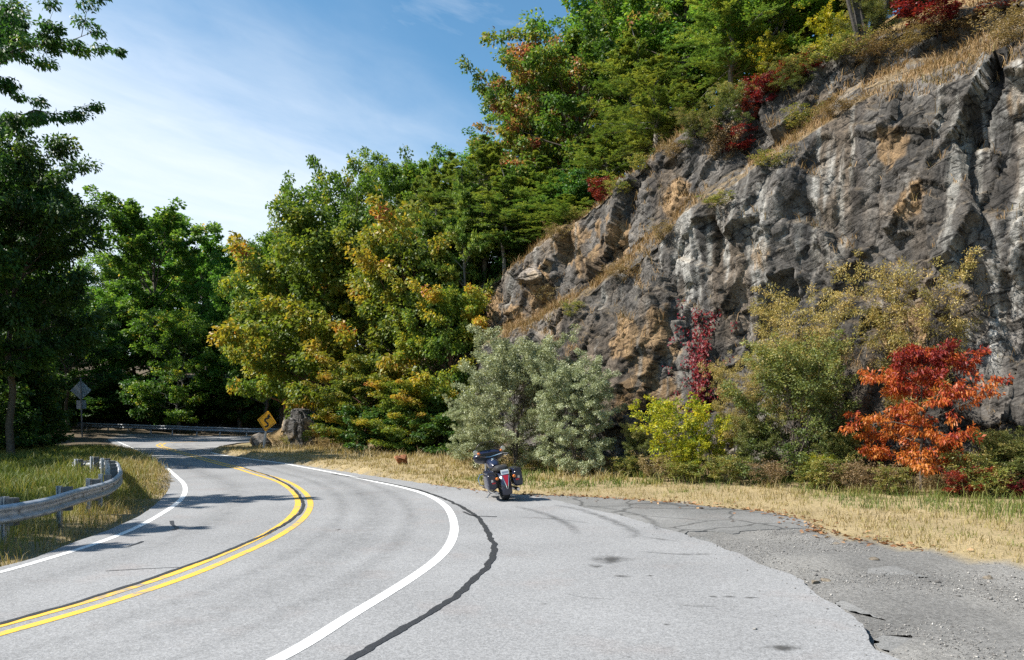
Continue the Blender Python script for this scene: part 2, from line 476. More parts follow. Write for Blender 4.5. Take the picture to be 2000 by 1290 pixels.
def pair_strip(name, A, B, z, mat, skirt=.08, n=700):
    """A road between two edge lines: a strip of quads with skirts."""
    def rs(P_):
        s = np.concatenate([[0], np.cumsum(np.linalg.norm(np.diff(P_, axis=0), axis=1))]); q = np.linspace(0, s[-1], n)
        return np.stack([np.interp(q, s, P_[:, 0]), np.interp(q, s, P_[:, 1])], 1)
    A, B = rs(A), rs(B)
    cols = [np.c_[A, np.full(n, z - skirt)], np.c_[A, np.full(n, z)], np.c_[B, np.full(n, z)], np.c_[B, np.full(n, z - skirt)]]
    V = np.concatenate(cols)
    fs = []
    k = np.arange(n - 1)
    for c in range(3): fs.append(np.stack([c * n + k, (c + 1) * n + k, (c + 1) * n + k + 1, c * n + k + 1], 1))
    return np_mesh(name, V, fs, mat)
def jag2(p, a1, a2, seed):
    p = jag(p, a1, seed); p = resample(p, .08); n = normals2(p)
    q = np.stack([p[:, 0] * 9, p[:, 1] * 9, np.zeros(len(p))], 1)
    return p + n * ((fbm(q, seed + 2, 3, .7) - .5) * 2 * a2)[:, None]
nearcut = 26
road_left, road_right = jag(left_edge, .05, 3), jag2(right_edge, .12, .035, 4)
road_poly_j = np.vstack([road_left, road_right[::-1]])
road = link('road', flat_poly_mesh('road', np.vstack([resample(road_left, .3), road_right[::-1]]), 0.0, MAT['road'], .1))
tag(road, 'two lane grey asphalt road winding left round the bend', kind='structure')
def ribbon(name, line, width, z, mat, parent, wob=0.0, seed=0, step=.08):
    p = resample(line, step); n = normals2(p)
    if wob:
        q = np.stack([p[:, 0] * 3, p[:, 1] * 3, np.zeros(len(p))], 1)
        p = p + n * ((fbm(q, seed, 4, .6) - .5) * 2 * wob)[:, None]
        w = width * (.55 + 1.0 * fbm(q * 1.7, seed + 9, 4, .65))
    else:
        w = np.full(len(p), width)
    k = np.arange(len(p) - 1); m = len(p)
    V = np.vstack([np.c_[p - n * w[:, None] / 2, np.full(m, z)], np.c_[p + n * w[:, None] / 2, np.full(m, z)]])
    me = np_mesh(name, V, np.stack([k, k + m, k + m + 1, k + 1], 1), mat)
    o = link(name, me, parent); tag(o, kind='structure'); return o
wr = GL([(544, 1290), (660, 1216), (740, 1170), (820, 1119), (860, 1088), (880, 1062), (888, 1034), (882, 1006), (866, 985), (832, 966), (780, 951), (736, 942), (680, 930), (644, 922.5), (590, 912.5), (540, 903.5), (484, 896.6), (436, 889.5), (412, 884.3)])
wr = [(-8.5, -2.6), (-5.2, 1.2), (-3.2, 4.3)] + wr
wr = smooth_line(resample(catmull(wr, 8), .25), 8)
ribbon('edge_line', wr, .158, .004, MAT['white'], road)['label'] = 'white edge line on the outside of the near bend'
wl = [(-12.2, -1.5), (-9.2, 3.2), (-7.7, 7.0)] + GL([(0, 1119), (67, 1099), (140, 1078), (200, 1058), (267, 1031), (317, 1003), (350, 980), (362, 960), (358, 944), (343, 930), (318, 908), (290, 892), (262, 877), (225, 861)])
wl = smooth_line(resample(catmull(wl, 8), .25), 8)
ribbon('edge_line', wl, .125, .004, MAT['white'], road)['label'] = 'white edge line beside the left grass verge'
yo = [(-10.5, -2), (-7.8, 2), (-5.9, 5.2)] + GL([(0, 1239), (100, 1212), (200, 1183), (300, 1150), (400, 1115), (454, 1090), (510, 1066), (557, 1040), (588, 1018), (603, 999), (607, 984), (601, 969), (590, 958), (574, 947), (557, 939), (534, 932), (514, 926.5), (473, 914), (436, 905.5), (380, 890), (335, 877.5), (316, 871), (322, 867.5), (350, 864.5)]) + [(-18, 64.5), (-8, 67)]
yo = smooth_line(resample(catmull(yo, 8), .25), 8)
ribbon('center_line', yo, .135, .004, MAT['yellow'], road)
ribbon('center_line', yo - normals2(yo) * .29, .135, .004, MAT['yellow'], road)
ty = GL([(0, 1219), (100, 1192), (200, 1162), (300, 1129), (400, 1094), (417, 1088), (464, 1068), (501, 1053), (538, 1034), (562, 1021), (575, 1010), (585, 1003), (592, 992), (590, 979), (581, 964), (566, 950), (547, 939.5), (529, 931), (500, 922), (477, 914.4)])
ty = smooth_line(resample(catmull([(-5.9, 5.4)] + ty, 8), .25), 3)
ribbon('tar_seam', ty, .075, .008, MAT['tar'], road, .035, 5)
tr = GL([(684, 1290), (724, 1266), (760, 1244), (792, 1224), (820, 1208), (848, 1192), (880, 1172), (892, 1162), (916, 1140), (936, 1124), (952, 1106), (962, 1086), (966, 1068), (960, 1052), (952, 1036), (940, 1018), (924, 1004), (904, 992), (876, 978), (844, 966), (812, 956), (740, 941), (650, 926)])
tr = resample(catmull([(-4.3, 1.2), (-2.4, 4.2)] + tr, 8), .1)
ribbon('tar_seam', tr, .09, .006, MAT['tar'], road, .05, 8, .04)
for k, l in enumerate([[(905, 1000), (925, 1008), (945, 1009), (970, 1010)], [(206, 1116), (280, 1112), (350, 1109)], [(335, 1018), (338, 1026), (345, 1032), (338, 1036)], [(250, 1068), (268, 1062), (278, 1058)]]):
    ribbon('tar_seam', catmull(GL(l), 6), (.06, .02, .07, .05)[k], .006, MAT['tar'], road, .02, 20 + k)
# wear marks
def stain_mat(name, col, a):
    m, nt, b, out = new_mat(name)
    N, L = nt.nodes.new, nt.links.new
    b.inputs['Base Color'].default_value = (*col, 1); b.inputs['Roughness'].default_value = .8
    tc = N('ShaderNodeTexCoord'); n = N('ShaderNodeTexNoise'); n.inputs['Scale'].default_value = 5; n.inputs['Detail'].default_value = 8; n.inputs['Roughness'].default_value = .7
    L(tc.outputs['Object'], n.inputs['Vector'])
    ed = N('ShaderNodeAttribute'); ed.attribute_name = 'edge'
    r = N('ShaderNodeMapRange'); r.inputs['From Min'].default_value = .35; r.inputs['From Max'].default_value = .7; r.inputs['To Max'].default_value = a
    L(n.outputs['Fac'], r.inputs['Value'])
    mu = N('ShaderNodeMath'); mu.operation = 'MULTIPLY'; L(r.outputs[0], mu.inputs[0]); L(ed.outputs['Fac'], mu.inputs[1])
    t = N('ShaderNodeBsdfTransparent'); mx = N('ShaderNodeMixShader')
    L(mu.outputs[0], mx.inputs[0]); L(t.outputs[0], mx.inputs[1]); L(b.outputs[0], mx.inputs[2]); L(mx.outputs[0], out.inputs[0])
    return m
MAT['skid'] = stain_mat('tyre_rubber', (.06, .06, .06), .75)
MAT['oil'] = stain_mat('oil_stain', (.06, .058, .055), .95)
def soft_ribbon(name, line, width, z, mat):
    p = resample(line, .15); n = normals2(p); m = len(p)
    e = np.sin(np.linspace(0, np.pi, m)) ** .5
    V = np.vstack([np.c_[p + n * (s * width / 2), np.full(m, z)] for s in (-1, 0, 1)])
    k = np.arange(m - 1)
    me = np_mesh(name, V, [np.stack([k + c * m, k + (c + 1) * m, k + (c + 1) * m + 1, k + c * m + 1], 1) for c in (0, 1)], mat,
                 attrs={'edge': ('POINT', 'FLOAT', np.concatenate([e * 0, e, e * 0]))})
    tag(link(name, me, road), kind='structure')
for l, w in [([(1000, 988), (1060, 1003), (1110, 1025), (1130, 1045)], .28), ([(1080, 986), (1140, 998), (1200, 1020), (1240, 1040), (1235, 1052)], .32),
             ([(1100, 984), (1180, 992), (1260, 1010), (1290, 1038)], .2), ([(1010, 1010), (1080, 1014), (1150, 1022)], .15), ([(1250, 1078), (1330, 1083), (1410, 1082)], .16),
             ([(1250, 1048), (1300, 1055), (1330, 1058)], .14), ([(1320, 1182), (1360, 1185), (1405, 1184)], .09), ([(1100, 1158), (1140, 1168), (1200, 1170)], .05)]:
    soft_ribbon('skid_mark', catmull(GL(l), 6), w, .003, MAT['skid'])
MAT['track'] = stain_mat('wheel_track', (.10, .10, .10), .34)
for ln_, of_, w_ in ((yo, 1.45, 1.0), (yo, -1.75, 1.0), (yo, .75, .5), (yo, 2.2, .5)):
    q_ = smooth_line((ln_ + normals2(ln_) * of_)[24:-70], 20)
    soft_ribbon('wheel_track', q_, w_, .0022 + .0002 * of_ / 2, MAT['track'])
def blob(name, cx, cy, rx, ry, mat, seed):
    x, y = G(cx, cy); n = 28
    a = np.linspace(0, 2 * np.pi, n, endpoint=False)
    rr = .65 + .7 * vnoise(np.stack([np.cos(a) * 1.5, np.sin(a) * 1.5, a * 0], 1), seed)
    V = np.vstack([[[x, y, .0035]], np.stack([x + rx * rr * np.cos(a), y + ry * rr * np.sin(a), a * 0 + .0035], 1)])
    k = np.arange(n)
    me = np_mesh(name, V, np.stack([k * 0, k + 1, (k + 1) % n + 1], 1), mat, attrs={'edge': ('POINT', 'FLOAT', np.r_[1.6, np.zeros(n)])})
    tag(link(name, me, road), kind='structure')
for q in [(1190, 1093, .32, .42), (1165, 1106, .12, .15), (1425, 1166, .10, .06), (1392, 1166, .07, .05), (1465, 1168, .1, .05), (660, 1035, .07, .12), (700, 965, .1, .1), (1530, 1266, .22, .1), (1060, 1180, .06, .05), (1215, 1126, .12, .08), (1300, 1220, .05, .04), (1228, 1284, .03, .03), (933, 1284, .02, .03), (1270, 1125, .05, .05)]:
    blob('oil_stain', *q[:4], MAT['oil'], int(q[0]))

# old cracked asphalt of the pull-off
old_in = [(840, 950), (960, 975), (1100, 1000), (1200, 1024), (1330, 1046), (1345, 1036), (1400, 1037), (1440, 1041), (1470, 1036), (1500, 1034), (1540, 1033), (1580, 1030)]
old_poly = np.vstack([resample(pull_outer, .2), jag(resample(GL(old_in[::-1]), .12), .22, 31)])
old = link('old_asphalt', flat_poly_mesh('old_asphalt', old_poly, -.012, MAT['old'], .05))
tag(old, 'older cracked dark asphalt of the pull-off beside the grass', kind='structure')

def old_patch(cx, cy, rx, ry, rot, seed):
    x, y = G(cx, cy); n = 90; a = np.linspace(0, 2 * np.pi, n, endpoint=False)
    q = np.stack([np.cos(a), np.sin(a), a * 0], 1)
    rr = .55 + .55 * fbm(q * 1.3 + seed, seed, 3) + .35 * (fbm(q * 6 + seed, seed + 1, 3, .6) - .5)
    u, v = rx * rr * np.cos(a), ry * rr * np.sin(a)
    poly = np.stack([x + u * math.cos(rot) - v * math.sin(rot), y + u * math.sin(rot) + v * math.cos(rot)], 1)
    tag(link('asphalt_patch', flat_poly_mesh('asphalt_patch', poly, -.0415 + .0014 * (seed % 8), MAT['old'], .04), old), kind='structure')
for q in [(1480, 1062, 1.5, .9, -.5, 3), (1590, 1072, 1.7, .8, -.3, 9), (1700, 1105, 1.3, .9, -.2, 14), (1850, 1120, 1.6, .7, -.1, 21), (1790, 1180, .9, .8, .3, 27), (1930, 1190, .9, .9, .2, 33), (1880, 1262, .8, .6, .2, 38)]:
    old_patch(*q)
# ------------------------------------------------------------------ cliff and hill in (t, e) coordinates
TD = np.array([.73, -.683]); ED = np.array([.683, .73])
base_pts = np.array([(24, -6), (20.5, 4), (17.4, 12), (13.6, 19.7), (9.7, 23.0), (5.8, 26.2), (2.2, 29.6), (-.6, 34), (-3, 38), (-7, 42.5), (-11, 46), (-14.2, 48.5), (-16, 52)])
bt = base_pts @ TD; be = base_pts @ ED
order = np.argsort(bt); bt = bt[order]; be = be[order]
#            index from left (t small) to right: heights of lower face, ledge rise, ledge width, upper face top
hl_ = np.array([.8, 1.6, 3.5, 4.5, 5.0, 5.6, 6.9, 9.4, 12.0, 12.4, 12.8, 12, 11])
wl_ = np.array([1, 1, 1.2, 1.2, 1.0, 1.1, 1.4, 1.7, 2.2, 3.2, 3.2, 3, 3.])
rl_ = np.array([.3, .5, .8, .8, .7, .9, 1.2, 1.4, 1.7, 2.6, 2.6, 2.4, 2.4])
hu_ = np.array([1.2, 2.6, 6.0, 8.0, 9.0, 9.6, 12.0, 13.7, 15.0, 15.6, 16, 15, 14])
def tab(a, t): return np.interp(t, bt, a)
def e0(t): return np.interp(t, bt, be)
def drim(t):
    hl = tab(hl_, t); return .15 * hl + tab(wl_, t) + .28 * np.maximum(tab(hu_, t) - hl - tab(rl_, t), 0)
def hill_z(X, Y):
    t = X * TD[0] + Y * TD[1]; e = X * ED[0] + Y * ED[1]
    d = e - e0(t) - drim(t)
    fade = sstep(-58, -44, t)
    return (tab(hu_, t) + np.minimum(d, 60) * .55) * fade
NT = np.concatenate([np.linspace(bt[0] + .5, -27.0, 110, endpoint=False), np.linspace(-27.0, 7.5, 560, endpoint=False), np.linspace(7.5, bt[-1] - 1, 60)])
frac = [(0, 0), (.05, 1), (.58, 2), (.69, 3), (.93, 4), (1, 5)]
NV = 400
vv = np.linspace(0, 1, NV)
T, VV = np.meshgrid(NT, vv, indexing='ij')
hl = tab(hl_, NT); wd = tab(wl_, NT); rl = tab(rl_, NT); hu = np.maximum(tab(hu_, NT), hl + rl + .05)
kd = np.stack([NT * 0 - 1.3, NT * 0, .15 * hl, .15 * hl + wd, .15 * hl + wd + .28 * (hu - hl - rl), .15 * hl + wd + .28 * (hu - hl - rl) + 3.5], 1)
kz = np.stack([NT * 0 - .15, NT * 0 + .45, hl, hl + rl, hu, hu + 1.9], 1)
fx = np.array([f for f, _ in frac])
D = np.stack([np.interp(vv, fx, kd[i]) for i in range(len(NT))]); Z = np.stack([np.interp(vv, fx, kz[i]) for i in range(len(NT))])
face = np.interp(vv, [0, .04, .08, .55, .60, .66, .71, .91, .95, 1], [.1, .2, 1, 1, .35, .35, 1, 1, .3, .15])
# soften the break lines along the cliff so that ledges wander
wob = (fbm(np.stack([T.ravel() * .35, T.ravel() * 0, VV.ravel() * 3], 1), 77, 3) - .5).reshape(T.shape)
D = D + wob * .9 * np.sin(np.pi * VV) ** .5
pn = np.stack([T.ravel(), D.ravel(), Z.ravel()], 1)
ca, sa = math.cos(math.radians(24)), math.sin(math.radians(24))
pr = np.stack([pn[:, 0] * ca - pn[:, 2] * sa, pn[:, 1], pn[:, 0] * sa + pn[:, 2] * ca], 1)
warp = np.stack([fbm(pn * .6 + 5, 41, 3), fbm(pn * .6 + 9, 42, 3), fbm(pn * .6 + 2, 43, 3)], 1) - .5
prw = pr + warp * .55
off = (fbm(pn * .20, 50, 3) - .5) * 1.9
blockv = np.zeros(len(pn))
crack = np.ones(len(pn))
def rotv(p, a, b):
    c, s_ = math.cos(a), math.sin(a)
    q = np.stack([p[:, 0] * c - p[:, 2] * s_, p[:, 1], p[:, 0] * s_ + p[:, 2] * c], 1)
    c, s_ = math.cos(b), math.sin(b)
    return np.stack([q[:, 0] * c - q[:, 1] * s_, q[:, 0] * s_ + q[:, 1] * c, q[:, 2]], 1)
# big slabs and smaller blocks, each with its own flat, slightly tilted face
for sc_, amp, gr, seed in (((.40, .45, .22), .32, .16, 100), ((.95, .9, .42), .19, .17, 200), ((2.4, 2.0, 1.5), .065, .16, 300)):
    pw = rotv(pn + warp * (.7 if seed == 100 else .4), (.1, .35, -.2)[seed // 100 - 1], .3)
    f1, f2, hs, dv = worley(pw * np.array(sc_), seed)
    g = (hs[:, 1:4] - .5) * 2 * gr
    off += (hs[:, 0] - .5) * 2 * amp + (g * (dv / np.array(sc_))).sum(1)
    blockv += (hs[:, 3] - .5) * (.8 if seed == 100 else .9 if seed == 200 else .5)
# foliation: thin tilted layers weather out unevenly
fol = .5 - np.abs(fbm(pr * np.array([.7, .7, 3.6]) + warp * 1.2, 66, 4, .6) - .5) * 4
fol2 = fbm(rotv(pn, -.5, 0) * np.array([1.2, 1.2, 4.0]) + 30, 67, 3, .6) - .5
off += fol * .055 + fol2 * .06
# tilted beds: each steps out and breaks back under itself
for per, amp, seed in ((1.7, .26, 51), (.62, .07, 52)):
    q = (pr[:, 2] + (fbm(pn * .5, seed, 3) - .5) * 1.6) / per
    fr = q - np.floor(q)
    saw = np.where(fr < .86, fr / .86, (1 - fr) / .14)
    off += (saw - .5) * amp * sstep(.42, .62, fbm(pn * np.array([.5, .5, .8]) + 7, seed + 5, 3))
off += (fbm(pn * np.array([3.2, 3.2, 2.2]), 60, 4, .6) - .5) * .06
fm = np.broadcast_to(face, T.shape).ravel()
off = off * fm + (fbm(pn * .9, 61, 4) - .5) * .5 * (1 - fm)
tab_rock = np.interp(T.ravel(), [-44, -38], [.4, 1]); off *= tab_rock
# outward direction of the local profile
dD = np.gradient(D, axis=1); dZ = np.gradient(Z, axis=1)
ln = np.sqrt(dD ** 2 + dZ ** 2) + 1e-9
oe, oz = (-dZ / ln).ravel(), (dD / ln).ravel()
E_ = e0(T).ravel() + D.ravel() + oe * off
Zc = Z.ravel() + oz * off * .8
tt = T.ravel() + warp[:, 0] * .15
CX, CY = tt * TD[0] + E_ * ED[0], tt * TD[1] + E_ * ED[1]
CV = np.stack([CX, CY, Zc], 1)
ni, nj = T.shape
ii, jj = np.meshgrid(np.arange(ni - 1), np.arange(nj - 1), indexing='ij')
a = (ii * nj + jj).ravel()
cf = np.stack([a, a + nj, a + nj + 1, a + 1], 1)
# normals of the displaced grid (for material masks only: what lies flat holds soil)
Pg = CV.reshape(ni, nj, 3)
nrm = np.cross(np.gradient(Pg, axis=0), np.gradient(Pg, axis=1)); nrm /= np.linalg.norm(nrm, axis=2)[..., None] + 1e-9
if nrm[ni // 2, nj // 3] @ np.array([-ED[0], -ED[1], 0]) < 0: nrm = -nrm
cpx = 1000 + F * CX / np.maximum(CY, 1); cpy = HOR - F * (Zc - HC) / np.maximum(CY, 1)
def cliff_at(x, y, r=9):
    d2 = (cpx - x) ** 2 + (cpy - y) ** 2
    near = np.where(d2 < r * r)[0]
    if not len(near): return int(np.argmin(d2))
    return int(near[np.argmin(CY[near])])
# rock colours: mineral bands, lichen streaks, iron stain
s1 = fbm(pn * np.array([.35, .35, .35]), 70, 4)
iron = fbm(pn * np.array([.55, .55, .28]) + 31, 71, 4)
stre = fbm(np.stack([pn[:, 0] * 4.6, pn[:, 1] * .8, pn[:, 2] * .24], 1), 72, 4, .62)
stre2 = fbm(np.stack([pn[:, 0] * 4.0 + 40, pn[:, 1] * .8, pn[:, 2] * .26], 1), 73, 4, .6)
spot = fbm(pn * 1.6 + 11, 74, 4, .6)
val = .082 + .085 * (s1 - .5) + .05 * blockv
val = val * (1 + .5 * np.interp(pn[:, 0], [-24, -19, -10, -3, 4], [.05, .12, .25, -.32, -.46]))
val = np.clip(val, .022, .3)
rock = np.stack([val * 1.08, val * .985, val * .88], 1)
brown = sstep(.50, .66, iron)[:, None] * .75
rock = rock * (1 - brown) + brown * np.stack([val * 1.30, val * 1.0, val * .72], 1)
def anchor(x, y, rad):
    c = CV[cliff_at(x, y)]
    d = np.linalg.norm((CV - c) * np.array([1, 1, .62]), axis=1)
    return np.clip(1.5 * (1 - d / rad), 0, 1)
iron_m = np.zeros(len(CV))
for x, y, rad in [(1210, 665, .9), (1280, 700, 1.1), (1215, 770, .8), (1275, 640, .8), (1110, 470, 1.2), (1150, 500, 1.3), (1195, 470, 1.0), (1310, 380, .8), (950, 590, 1.0), (980, 640, 1.3), (1040, 560, 1.0), (1300, 770, 1.0), (1760, 385, .6), (1480, 500, .5), (1740, 280, .7), (1780, 640, .8), (1760, 660, .8), (1060, 600, .9), (1990, 200, .5)]:
    iron_m = np.maximum(iron_m, anchor(x, y, rad))
iron_m = sstep(.38, .62, iron_m * .75 + (spot - .5) * 1.6 + .05)[:, None] * (iron_m[:, None] > 0)
rock = rock * (1 - iron_m) + iron_m * np.array([.22, .145, .078]) * (.7 + .6 * spot[:, None])
lich = (sstep(.60, .72, stre) * sstep(.35, .55, s1 + .1 * np.interp(pn[:, 0], [-20, -8, 5], [.1, .8, .5])))[:, None] * .6
rock = rock * (1 - lich) + lich * np.array([.25, .24, .215])
wh = np.zeros(len(CV))
for x, y, rad in [(1830, 190, 1.3), (1885, 200, 1.5), (1890, 280, 1.2), (1905, 490, 1.3), (1920, 560, 1.2), (1910, 660, 1.0), (1985, 205, .9), (1560, 300, 1.2), (1600, 340, 1.2), (1480, 440, 1.5), (1410, 470, 1.6), (1370, 540, 1.4), (1500, 560, 1.2), (1330, 480, 1.2), (1960, 560, .9), (1540, 430, 1.2)]:
    wh = np.maximum(wh, anchor(x, y, rad))
wh = (sstep(.52, .66, stre2 * .95 + wh * .22 - .13) * (wh > 0))[:, None] * .68
rock = rock * (1 - wh) + wh * np.array([.31, .30, .275])
seep = sstep(.57, .7, fbm(np.stack([pn[:, 0] * 1.3 + 80, pn[:, 1] * .5, pn[:, 2] * .12], 1), 75, 3))[:, None] * .65
rock = rock * (1 - seep) + seep * np.array([.026, .026, .027])
# soil and dead grass where the surface lies flat
soil = (sstep(.45, .8, nrm.reshape(-1, 3)[:, 2]) * (1 - .0 * fm) * sstep(.35, .5, spot + .35 * (1 - fm)) * (1 - .72 * fm))[:, None]
soilc = np.stack([.17 + .1 * spot, .115 + .075 * spot, .055 + .03 * spot], 1)
rock = rock * (1 - soil * .85) + soilc * soil * .85
def rock_mat():
    m = attr_mat('cliff_rock', 'rock', bump=.75, scale=12, fine=.5, dist=.03)
    nt = m.node_tree; N, L = nt.nodes.new, nt.links.new
    b = [n for n in nt.nodes if n.type == 'BSDF_PRINCIPLED'][0]; bp = [n for n in nt.nodes if n.type == 'BUMP'][0]
    col = b.inputs['Base Color'].links[0].from_socket; hgt = bp.inputs['Height'].links[0].from_socket
    tc = [n for n in nt.nodes if n.type == 'TEX_COORD'][0]
    wn = N('ShaderNodeTexNoise'); wn.inputs['Scale'].default_value = 1.3; wn.inputs['Detail'].default_value = 5; L(tc.outputs['Object'], wn.inputs['Vector'])
    mp = N('ShaderNodeMapping'); mp.inputs['Rotation'].default_value = (0, math.radians(18), math.radians(43)); mp.inputs['Scale'].default_value = (1, 1, .62); L(tc.outputs['Object'], mp.inputs['Vector'])
    mv = N('ShaderNodeMix'); mv.data_type = 'VECTOR'; mv.inputs['Factor'].default_value = .22; L(mp.outputs[0], mv.inputs[4]); L(wn.outputs['Color'], mv.inputs[5])
    for scl, wid, dark, hh in ((1.25, .03, .6, .5), (3.6, .05, .75, .25)):
        vc = N('ShaderNodeTexVoronoi'); vc.feature = 'DISTANCE_TO_EDGE'; vc.inputs['Scale'].default_value = scl; L(mv.outputs[1], vc.inputs['Vector'])
        mr = N('ShaderNodeMapRange'); mr.inputs['From Max'].default_value = wid; mr.inputs['To Min'].default_value = dark; L(vc.outputs['Distance'], mr.inputs['Value'])
        vm = N('ShaderNodeVectorMath'); vm.operation = 'SCALE'; L(col, vm.inputs[0]); L(mr.outputs[0], vm.inputs['Scale']); col = vm.outputs[0]
        v1 = N('ShaderNodeTexVoronoi'); v1.inputs['Scale'].default_value = scl * 1.0; L(mv.outputs[1], v1.inputs['Vector'])
        sc_ = N('ShaderNodeSeparateColor'); L(v1.outputs['Color'], sc_.inputs[0])
        ad = N('ShaderNodeMath'); ad.operation = 'MULTIPLY_ADD'; L(mr.outputs[0], ad.inputs[0]); ad.inputs[1].default_value = hh; L(hgt, ad.inputs[2])
        a2 = N('ShaderNodeMath'); a2.operation = 'MULTIPLY_ADD'; L(sc_.outputs[0], a2.inputs[0]); a2.inputs[1].default_value = hh * .8; L(ad.outputs[0], a2.inputs[2]); hgt = a2.outputs[0]
        a3 = N('ShaderNodeMath'); a3.operation = 'MULTIPLY_ADD'; L(sc_.outputs[1], a3.inputs[0]); a3.inputs[1].default_value = .5; a3.inputs[2].default_value = .75
        v2 = N('ShaderNodeVectorMath'); v2.operation = 'SCALE'; L(col, v2.inputs[0]); L(a3.outputs[0], v2.inputs['Scale']); col = v2.outputs[0]
    # dark tilted fractures and fine foliation, aligned with the face
    m1 = N('ShaderNodeMapping'); m1.inputs['Rotation'].default_value = (0, 0, math.radians(43)); L(tc.outputs['Object'], m1.inputs['Vector'])
    for ry, scx, scz, lo, hi, dk, hh in ((24, 1.3, 6.5, .38, .455, .14, 1.5), (-35, 1.9, 5.6, .36, .42, .22, 1.0), (78, .75, 4.6, .35, .41, .28, .9)):
        m2 = N('ShaderNodeMapping'); m2.vector_type = 'POINT'; m2.inputs['Rotation'].default_value = (0, math.radians(ry), 0); L(m1.outputs[0], m2.inputs['Vector'])
        m3 = N('ShaderNodeMapping'); m3.inputs['Scale'].default_value = (scx, 1.2, scz); L(m2.outputs[0], m3.inputs['Vector'])
        nn = N('ShaderNodeTexNoise'); nn.inputs['Scale'].default_value = 1.0; nn.inputs['Detail'].default_value = 7; nn.inputs['Roughness'].default_value = .66; nn.inputs['Distortion'].default_value = .5
        L(m3.outputs[0], nn.inputs['Vector'])
        mr = N('ShaderNodeMapRange'); mr.inputs['From Min'].default_value = lo; mr.inputs['From Max'].default_value = hi; mr.inputs['To Min'].default_value = dk; L(nn.outputs['Fac'], mr.inputs['Value'])
        vm = N('ShaderNodeVectorMath'); vm.operation = 'SCALE'; L(col, vm.inputs[0]); L(mr.outputs[0], vm.inputs['Scale']); col = vm.outputs[0]
        ad = N('ShaderNodeMath'); ad.operation = 'MULTIPLY_ADD'; L(nn.outputs['Fac'], ad.inputs[0]); ad.inputs[1].default_value = hh * 1.6; L(hgt, ad.inputs[2]); hgt = ad.outputs[0]
    L(col, b.inputs['Base Color']); L(hgt, bp.inputs['Height'])
    return m
MAT['rock'] = rock_mat()
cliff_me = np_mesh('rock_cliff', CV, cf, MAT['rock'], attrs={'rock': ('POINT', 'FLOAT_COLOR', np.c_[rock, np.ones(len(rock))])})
cliff = link('rock_cliff', cliff_me)
tag(cliff, 'tall grey rock face cut beside the road with pale streaks and a grassy ledge', kind='structure')

# hillside behind the rim
ht = np.concatenate([np.linspace(-66, -46, 30, endpoint=False), np.linspace(-46, 10, 120, endpoint=False), np.linspace(10, 26, 12)])
hd = np.concatenate([np.linspace(0, 25, 60), np.linspace(27, 110, 20)])
HT, HD = np.meshgrid(ht, hd, indexing='ij')
tcl = np.clip(HT, bt[0], bt[-1])
HE = e0(tcl) + drim(tcl) + .9 + HD
HX, HY = HT * TD[0] + HE * ED[0], HT * TD[1] + HE * ED[1]
hn = fbm(np.stack([HX.ravel() * .3, HY.ravel() * .3, HX.ravel() * 0], 1), 91, 4).reshape(HT.shape)
HZ = hill_z(HX, HY) + (hn - .5) * 1.4 * sstep(0, 4, HD) + .15 - 1.5 * (1 - sstep(0, 1.2, HD))
HZ = np.where(HT < -57, -1.5, HZ)
hk = fbm(np.stack([HX.ravel() * .8, HY.ravel() * .8, HX.ravel() * 0], 1), 92, 4)
hc_ = np.stack([.12 + .14 * hk, .085 + .085 * hk, .04 + .035 * hk], 1)
MAT['hill'] = attr_mat('leaf_litter', 'soil', bump=.8, scale=6, fine=.5)
ni2, nj2 = HT.shape
ii, jj = np.meshgrid(np.arange(ni2 - 1), np.arange(nj2 - 1), indexing='ij'); a = (ii * nj2 + jj).ravel()
hill_me = np_mesh('hillside', np.stack([HX.ravel(), HY.ravel(), HZ.ravel()], 1), np.stack([a, a + nj2, a + nj2 + 1, a + 1], 1), MAT['hill'], True,
                  {'soil': ('POINT', 'FLOAT_COLOR', np.c_[hc_, np.ones(len(hc_))])})
tag(link('hillside', hill_me), 'wooded slope rising behind the rock face', kind='structure')

# ------------------------------------------------------------------ ground sheet
gx = np.concatenate([[-900, -500, -250, -140, -100], np.arange(-80, 34, .5), [40, 60, 100, 200, 400, 900]])
gy = np.concatenate([[-400, -150, -60, -30], np.arange(-14, 112, .5), [118, 130, 160, 220, 320, 500, 900]])
GX, GY = np.meshgrid(gx, gy, indexing='ij')
gxf, gyf = GX.ravel(), GY.ravel()
inr = inside(road_poly, gxf, gyf); dr = polydist(road_poly[::4], gxf, gyf); dr = np.where(inr, -dr, dr)
k840 = int(np.argmin(np.hypot(*(right_edge - np.array(G(840, 946))).T)))
pave = np.vstack([right_edge[:k840:2], grass_edge[::2]])
ing = inside(pave, gxf, gyf)
dge = polydist(grass_edge[::2], gxf, gyf, False)
gn = fbm(np.stack([gxf * .45, gyf * .45, gxf * 0], 1), 95, 4); gn2 = fbm(np.stack([gxf * 1.5, gyf * 1.5, gxf * 0], 1), 96, 3)
gz = -.02 + (gn - .5) * .35 * sstep(.4, 3, dr) + (gn2 - .5) * .06
gz = np.where(dr < .45, -.09, gz)
gz = np.where(ing, -.026 + (gn2 - .5) * .03 + (gn - .5) * .02, gz)
right_side = ~ing & (gxf * ED[0] + gyf * ED[1] > 9) & (gxf * TD[0] + gyf * TD[1] > -44.5) & ~inr & (gyf < 50)
gz = np.where(right_side & (dr > .3), -.03 + np.minimum(dge, 6) * .035 + (gn - .5) * .12 * sstep(.2, 1.5, dge), gz)
gz += .5 * sstep(-26, -42, gxf) * sstep(60, 72, gyf)
gz += np.maximum(gyf - 78, 0) * .22 * sstep(20, -10, gxf) * np.where(gyf < 140, 1, 0) + np.where(gyf >= 140, 13.6, 0)
straw = np.array([.29, .225, .12]); green = np.array([.075, .105, .022]); dirt = np.array([.11, .085, .055]); grav = np.array([.205, .198, .184])
